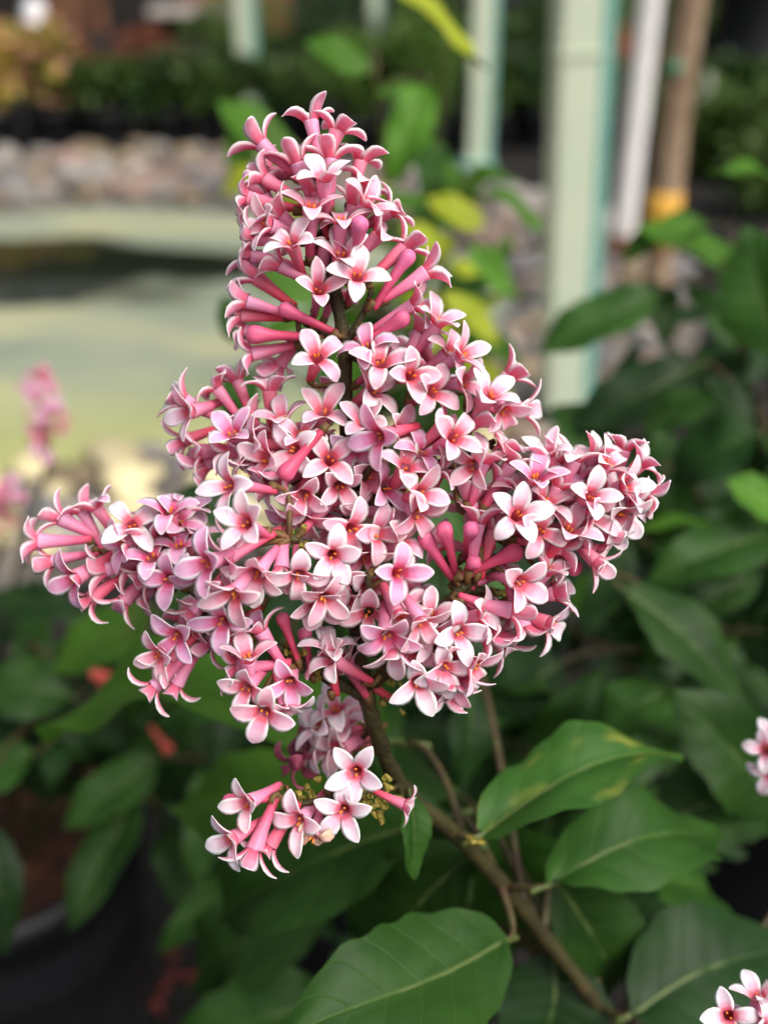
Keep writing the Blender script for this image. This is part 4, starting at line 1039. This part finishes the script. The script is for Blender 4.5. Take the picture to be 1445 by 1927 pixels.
# ------------------------------------------------------------------ neighbouring shrubs
def near_shrub(name, label, cat, potpos, tips, mats, leafs=(), seed=1, size=(.045, .075), step=.038, start=.3, r0=.0038, potlabel=None, potr=(0.085, 0.11, 0.22), up=0.9, mk_stem='stem', skipfn=None, soil='soil'):
    r = random.Random(seed)
    root_p = potpos + Vector((0, 0, potr[2] * 0.86))
    t = empty(name, root_p, label, cat)
    inv = Matrix.Translation(-root_p)
    tp = empty('plant_pot', potpos, potlabel, 'pot'); pot_parts(tp, *potr, soil)
    sd_ = []
    cnt = 0
    for tip in tips:
        tip = Vector(tip)
        b = root_p + Vector((r.uniform(-.025, .025), r.uniform(-.025, .025), -.01))
        m1 = b.lerp(tip, .45); m1.z += 0.10 * (tip - b).length * r.uniform(.3, 1.2); m1 += Vector((r.uniform(-.02, .02), r.uniform(-.02, .02), 0))
        pth = smooth_path([b, m1, tip], 9)
        n_ = len(pth)
        v, f = tube_data(pth, [r0 * (1 - .65 * i / (n_ - 1)) for i in range(n_)], 8, rough=.1)
        link('stem', mesh('stem', [inv @ p for p in v], f, M[mk_stem]), t)
        dp = dense(pth); sd_ += dp
        Lt = sum((q - p).length for p, q in zip(pth[:-1], pth[1:]))
        d = start * Lt; az = r.uniform(0, 3.14)
        while d < Lt:
            k = min(len(dp) - 2, int(d / Lt * len(dp)))
            p = dp[k]; tg = (dp[k + 1] - p).normalized()
            az += math.pi / 2 + r.uniform(-.3, .3)
            for side in (0, math.pi):
                a = tg.cross(Vector((0.2, 0.3, 0.93)))
                if a.length < .1: a = tg.cross(Vector((1, 0, 0)))
                a.normalize(); b2 = tg.cross(a)
                out = a * math.cos(az + side) + b2 * math.sin(az + side)
                dv = (out + tg * r.uniform(.1, .6) + Vector((0, 0, r.uniform(-.5, .15)))).normalized()
                L = r.uniform(*size) * (0.65 + .35 * min(1, 4 * (1 - d / Lt) + .3))
                bb = p + dv * L * .1
                tp_ = bb + dv * L
                if skipfn and (skipfn(bb) or skipfn(tp_) or skipfn(bb.lerp(tp_, .5))): continue
                nh = Vector((r.uniform(-.4, .4), r.uniform(-.6, .1), up)) + out * .2
                put_leaf(t, inv, bb, tp_, L * r.uniform(.46, .6), nh, r.choice(mats), r=r)
                cnt += 1
            d += step * r.uniform(.8, 1.25)
    for a in leafs:
        LV(t, inv, *a[:10], stems=sd_)
        cnt += 1
    print(name, 'leaves', cnt)
    return t, inv
# keep leaves of the shrubs behind from coming closer than the flower or across the pond view
def clear(p):
    x, y, D = proj(p)
    if D < 0.33: return True
    if 0 < x < 400 and 380 < y < 900: return True
    if 850 < x < 1130 and -50 < y < 620: return True
    if 0 < x < 1445 and y < 260: return True
    return False
# right-hand lilac
near_shrub('lilac_shrub', 'tall leafy lilac without open panicles beside the thick green post', 'lilac', Vector((0.36, 0.72, 0)),
  [P(1355, 500, .60), P(1250, 640, .66), P(1120, 760, .62), P(1420, 760, .52), P(1300, 900, .55), P(1180, 1000, .5), P(1430, 1050, .46), P(1330, 1180, .47), P(1150, 1220, .52), P(1010, 1260, .55), P(1440, 1400, .45), P(1060, 950, .6), P(1460, 560, .62)],
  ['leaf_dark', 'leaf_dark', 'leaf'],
  [(1225, 555, .62, 1008, 668, .62, .048, 'leaf', 0, (0, .5, .8)), (1292, 695, .58, 1080, 810, .58, .052, 'leaf_dark', 0, (0, .5, .9)), (1212, 805, .52, 1348, 748, .5, .034, 'leaf', 3, (0, .6, .9)),
   (1470, 660, .5, 1402, 425, .5, .055, 'leaf', 0, (-.5, .2, .8)), (1362, 545, .6, 1418, 440, .6, .02, 'leaf_bright', 3, (-.3, .5, .8)), (1480, 365, .6, 1330, 330, .6, .035, 'leaf_bright', 2, (0, .8, .5)),
   (1385, 500, .65, 1188, 425, .65, .050, 'leaf_bright', 0, (0, .7, .7)), (1330, 425, .66, 1165, 490, .66, .04, 'leaf_bright', 1, (0, .7, .7)), (1185, 1002, .5, 1358, 988, .48, .012, 'leaf_bright', 0, (0, .8, .6)),
   (1178, 1115, .42, 1405, 1345, .42, .044, 'leaf', 0, (.3, .6, .8)), (1450, 1010, .46, 1215, 1095, .45, .04, 'leaf', 1, (0, .6, .8)), (1470, 960, .45, 1365, 905, .45, .03, 'leaf_bright', 0, (0, .6, .8)),
   (1255, 1300, .42, 1118, 1385, .42, .035, 'leaf', 2, (0, .7, .7)), (1420, 820, .5, 1260, 900, .52, .05, 'leaf_dark', 1, (0, .6, .8)), (1080, 1150, .5, 1190, 1090, .5, .03, 'leaf_bright', 0, (0, .6, .8)),
   (1050, 1250, .5, 900, 1330, .5, .05, 'leaf_dark', 0, (0, .5, .8)), (1160, 860, .58, 1040, 760, .6, .045, 'leaf', 0, (0, .5, .8)), (1000, 1350, .5, 880, 1250, .52, .05, 'leaf', 1, (0, .5, .8))],
  seed=11, potlabel='black plastic pot of the tall leafy lilac beside the thick green post', skipfn=clear)
# young shrub behind the panicle, sunlight put into its lime leaf colour
def clear2(p):
    x, y, D = proj(p)
    if D < 0.36: return True
    if 0 < x < 400 and 380 < y < 950: return True
    if x > 1010 and y < 700: return True
    if y < 250: return True
    return False
near_shrub('young_shrub', 'young shrub with sunlit lime and light green leaves behind the pink panicle', 'shrub', Vector((0.03, 1.02, 0)),
  [P(880, 330, .72), P(700, 90, .72), P(840, 60, .66), P(520, 250, .78), P(930, 480, .68), P(800, 520, .7), P(600, 500, .7), P(880, 600, .66)],
  ['leaf_bright', 'leaf_bright', 'leaf_sunlit', 'leaf'],
  [(905, 425, .7, 800, 372, .7, .036, 'leaf_sunlit', 0, (0, .5, .8)), (1015, 435, .65, 912, 345, .65, .026, 'leaf_bright', 0, (.3, .6, .6)), (835, 475, .7, 755, 425, .7, .03, 'leaf_sunlit', 1, (0, .5, .8)),
   (885, 465, .66, 968, 562, .66, .026, 'leaf_bright', 3, (0, .3, .8)), (835, 555, .66, 940, 650, .66, .026, 'leaf_sunlit', 0, (0, .4, .8)), (600, 560, .55, 465, 520, .55, .03, 'leaf_bright', 0, (0, .5, .8)),
   (690, 135, .7, 572, 75, .7, .040, 'leaf_bright', 0, (0, .5, .8)), (885, 105, .6, 715, -40, .6, .034, 'leaf_sunlit', 3, (.4, .6, .6)), (800, 165, .74, 735, 350, .74, .045, 'leaf_bright', 1, (0, .3, .9)),
   (545, 300, .8, 408, 188, .8, .05, 'leaf_bright', 0, (0, .5, .8)), (810, 210, .8, 690, 175, .8, .04, 'leaf_bright', 2, (0, .6, .7)), (470, 240, .8, 440, 330, .8, .04, 'leaf_bright', 1, (0, .3, .9)), (480, 640, .5, 415, 560, .5, .03, 'leaf', 0, (0, .5, .8))],
  seed=23, potlabel='black plastic pot of the young shrub with sunlit lime leaves', skipfn=clear2, step=.05, start=.45, mk_stem='stem_green')
# leafy low lilac directly under and behind the flower
def clear3(p):
    x, y, D = proj(p)
    if D < 0.36: return True
    if y < 880: return True
    if x < 330 and y < 1150: return True
    return False
near_shrub('lilac_shrub', 'low bushy lilac filling the space under the big pink panicle', 'lilac', Vector((0.02, 0.60, 0)),
  [P(420, 960, .50), P(560, 1120, .48), P(850, 1000, .46), P(700, 1250, .50), P(480, 1300, .52), P(300, 1420, .55), P(900, 1300, .50), P(1000, 1420, .48), P(620, 1550, .52), P(420, 1650, .55), P(800, 1650, .50), P(960, 1750, .47), P(1150, 1500, .46), P(1280, 1650, .45)],
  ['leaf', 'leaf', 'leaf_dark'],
  [(455, 965, .45, 325, 930, .45, .03, 'leaf_dark', 0, (0, .5, .8)), (900, 1060, .40, 815, 880, .40, .03, 'leaf', 0, (0, .3, .9)), (460, 1280, .42, 300, 1360, .44, .03, 'leaf', 0, (0, .5, .8)), (620, 1130, .42, 480, 1060, .44, .04, 'leaf_dark', 0, (0, .5, .8)),
   (850, 1060, .42, 960, 1180, .42, .04, 'leaf', 0, (0, .5, .8)), (470, 700, .5, 420, 790, .5, .03, 'leaf', 0, (0, .5, .8))],
  seed=35, potlabel='black plastic pot of the low bushy lilac under the panicle', skipfn=clear3)
# left-hand plant in the big black pot
pc = G(-30, 1530, 0.25); pc.z = 0
def clear4(p):
    x, y, D = proj(p)
    if D < 0.40: return True
    if y < 1080: return True
    if x < 340 and y > 1500: return True
    return False
left, linv = near_shrub('lilac_shrub', 'lilac with faded pink panicles above algae pond growing in a black pot', 'lilac', pc,
  [P(95, 860, .66), P(5, 1010, .62), P(220, 1190, .60), P(60, 1210, .58), P(330, 1350, .62), P(120, 1330, .6), P(-40, 1300, .6), P(260, 1480, .6), P(420, 1480, .62)],
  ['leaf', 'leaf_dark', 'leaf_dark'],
  [(285, 1150, .55, 95, 1265, .55, .050, 'leaf_bright', 0, (0, .6, .7)), (130, 1310, .55, -40, 1290, .55, .05, 'leaf', 1, (0, .6, .8)), (290, 1430, .58, 120, 1560, .56, .04, 'leaf', 0, (0, .5, .8)), (250, 1500, .58, 130, 1760, .54, .04, 'leaf', 0, (-.2, .2, .9)),
   (320, 1560, .6, 410, 1760, .58, .045, 'leaf', 1, (0, .3, .9)), (60, 1420, .56, -60, 1480, .56, .04, 'leaf', 1, (0, .6, .8)), (380, 1350, .6, 240, 1420, .6, .05, 'leaf', 0, (0, .6, .8)), (-20, 1560, .5, 10, 1800, .5, .03, 'leaf_dark', 0, (.4, .2, .9))],
  seed=47, potlabel='big black pot with brown soil on the ground by the pond', potr=(0.085, 0.112, 0.25), skipfn=clear4, soil='soil_red')
# faded panicles of that plant, joined florets
def joined_floret(mats):
    vs, fs, mi = [], [], []
    def add(me, mx, off):
        b = len(vs)
        vs.extend(mx @ v.co for v in me.vertices)
        for p in me.polygons: fs.append(tuple(b + i for i in p.vertices)); mi.append(off + p.material_index)
    add(TUBES[1], Matrix.Identity(4), 0)
    for k in range(4): add(PET['petal_lilac'][3 if k % 2 else 0], Matrix.Rotation(k * math.pi / 2, 4, 'Z'), 2)
    return mesh('floret', vs, fs, mats, [(0.7, 0.5)] * len(vs), mi)
JF = joined_floret([M['tube'], M['throat'], M['petal_lilac'], M['petal_back']])
def small_panicle(root, inv, base, tip, n, rad, budfrac, r, scale=1.0):
    for k in range(n):
        t = r.random() ** 0.8
        p = base.lerp(tip, t)
        ax = (tip - base).normalized()
        o = Vector((r.gauss(0, 1), r.gauss(0, 1), r.gauss(0, 1))); o = (o - ax * o.dot(ax)).normalized()
        d = (o + ax * r.uniform(.3, 1.2)).normalized()
        f_ = p + d * (LEN * scale + rad * (1 - t) * r.random())
        isb = r.random() < budfrac
        m = frame(f_, Vector((r.random(), r.random(), r.random())), d) @ Matrix.Scale(scale, 4)
        link('flower_bud' if isb else 'floret', BUDS[r.randrange(3)] if isb else JF, root, inv @ m)
        q = f_ - d * LEN * scale
        if (q - p).length > .001:
            v, f = tube_data([p, q + d * .001], [.0007, .0007], 5); link('pedicel', mesh('pedicel', [inv @ a for a in v], f, M['pedicel']), root)
rp = random.Random(5)
small_panicle(left, linv, P(105, 880, .66), P(68, 715, .66), 48, .010, .45, rp, .8)
small_panicle(left, linv, P(20, 1010, .62), P(0, 920, .62), 26, .010, .4, rp, .8)
M['red_bloom'] = simple('red_bloom', [(0.3, (0.34, 0.04, 0.03)), (0.7, (0.48, 0.09, 0.07))], scale=60, rough=.5, trans=.2)
for (x, y, D_, th) in ((198, 1290, .53, 250), (315, 1408, .55, 280), (180, 1270, .53, 200)):
    p_ = P(x, y, D_); d_ = camdir(th, 60)
    o = link('red_blossom', BUDS[1], left, linv @ (frame(p_, Vector((.3, .4, .8)), d_) @ Matrix.Scale(1.9, 4)))
    o.material_slots[0].link = 'OBJECT'; o.material_slots[0].material = M['red_bloom']
    q_ = p_ - d_ * LEN * 1.9
    v, f = tube_data(smooth_path([q_ + d_ * .002, q_ + Vector((.01, .01, .02)), q_ + Vector((.02, .02, -.03))], 5), [.0008] * 11, 6); link('stem', mesh('stem', [linv @ a for a in v], f, M['stem_green']), left)
# potted lilac whose florets reach in at the right edge
edge_pot = Vector((0.33, 0.30, 0))
tp = empty('plant_pot', edge_pot, 'black plastic pot of the lilac whose florets reach in beside the dark leaves', 'pot'); pot_parts(tp, 0.08, 0.10, 0.2, 'soil')
er = edge_pot + Vector((0, 0, .17))
edge = empty('lilac_shrub', er, 'lilac with small white and pink florets beyond the dark lower leaves', 'lilac'); einv = Matrix.Translation(-er)
def edge_branch(tip):
    pth = smooth_path([er + Vector((0, 0, -.01)), er.lerp(tip, .5) + Vector((.02, 0, .03)), tip], 8)
    v, f = tube_data(pth, [.0026 - .0001 * i for i in range(len(pth))], 8, rough=.1); link('stem', mesh('stem', [einv @ p for p in v], f, M['stem']), edge)
t1 = F(1440, 1990, 14); t2 = F(1520, 1450, 60)
edge_branch(t1); edge_branch(t2)
for (x, y, th, ti, ro, mm, tip, kind) in ((1370, 1912, 130, 28, 100, -2, t1, 'petal_white'), (1424, 1868, 100, 80, 20, 2, t1, 'petal_white'), (1412, 1925, 60, 40, 60, 6, t1, 'petal_lilac'), (1450, 1900, 70, 60, 30, 4, t1, 'petal'), (1448, 1935, 30, 40, 0, -4, t1, 'petal_white'),
        (1438, 1412, 160, 40, 90, 52, t2, 'petal_white'), (1446, 1460, 200, 45, 60, 52, t2, 'petal_white'), (1470, 1430, 150, 60, 30, 56, t2, 'petal'), (1452, 1385, 130, 60, 30, 56, t2, 'petal_white'), (1480, 1390, 90, 60, 30, 58, t2, 'petal')):
    rv = RGT * math.cos(math.radians(ro)) + UPV * math.sin(math.radians(ro))
    floret(edge, einv, F(x, y, mm), camdir(th, ti), rv, 1.0, kind, attach=tip)

# blossoms that have dropped on the ground by the black pot
for (x, y) in ((305, 1862), (332, 1832), (352, 1838), (296, 1890), (322, 1800)):
    o = link('fallen_blossom', JF); g = G(x, y, 0.0045)
    o.location = g; o.rotation_euler = (math.radians(88), 0, rp.uniform(0, 6)); o.scale = (0.8,) * 3
    o.location.z = 0.004
    tag(o, 'small reddish blossom dropped on the dark ground beside the black pot', 'blossom', 'dropped blossoms beside the black pot')
    for sl in o.material_slots: sl.link = 'OBJECT'; sl.material = M['red_bloom']
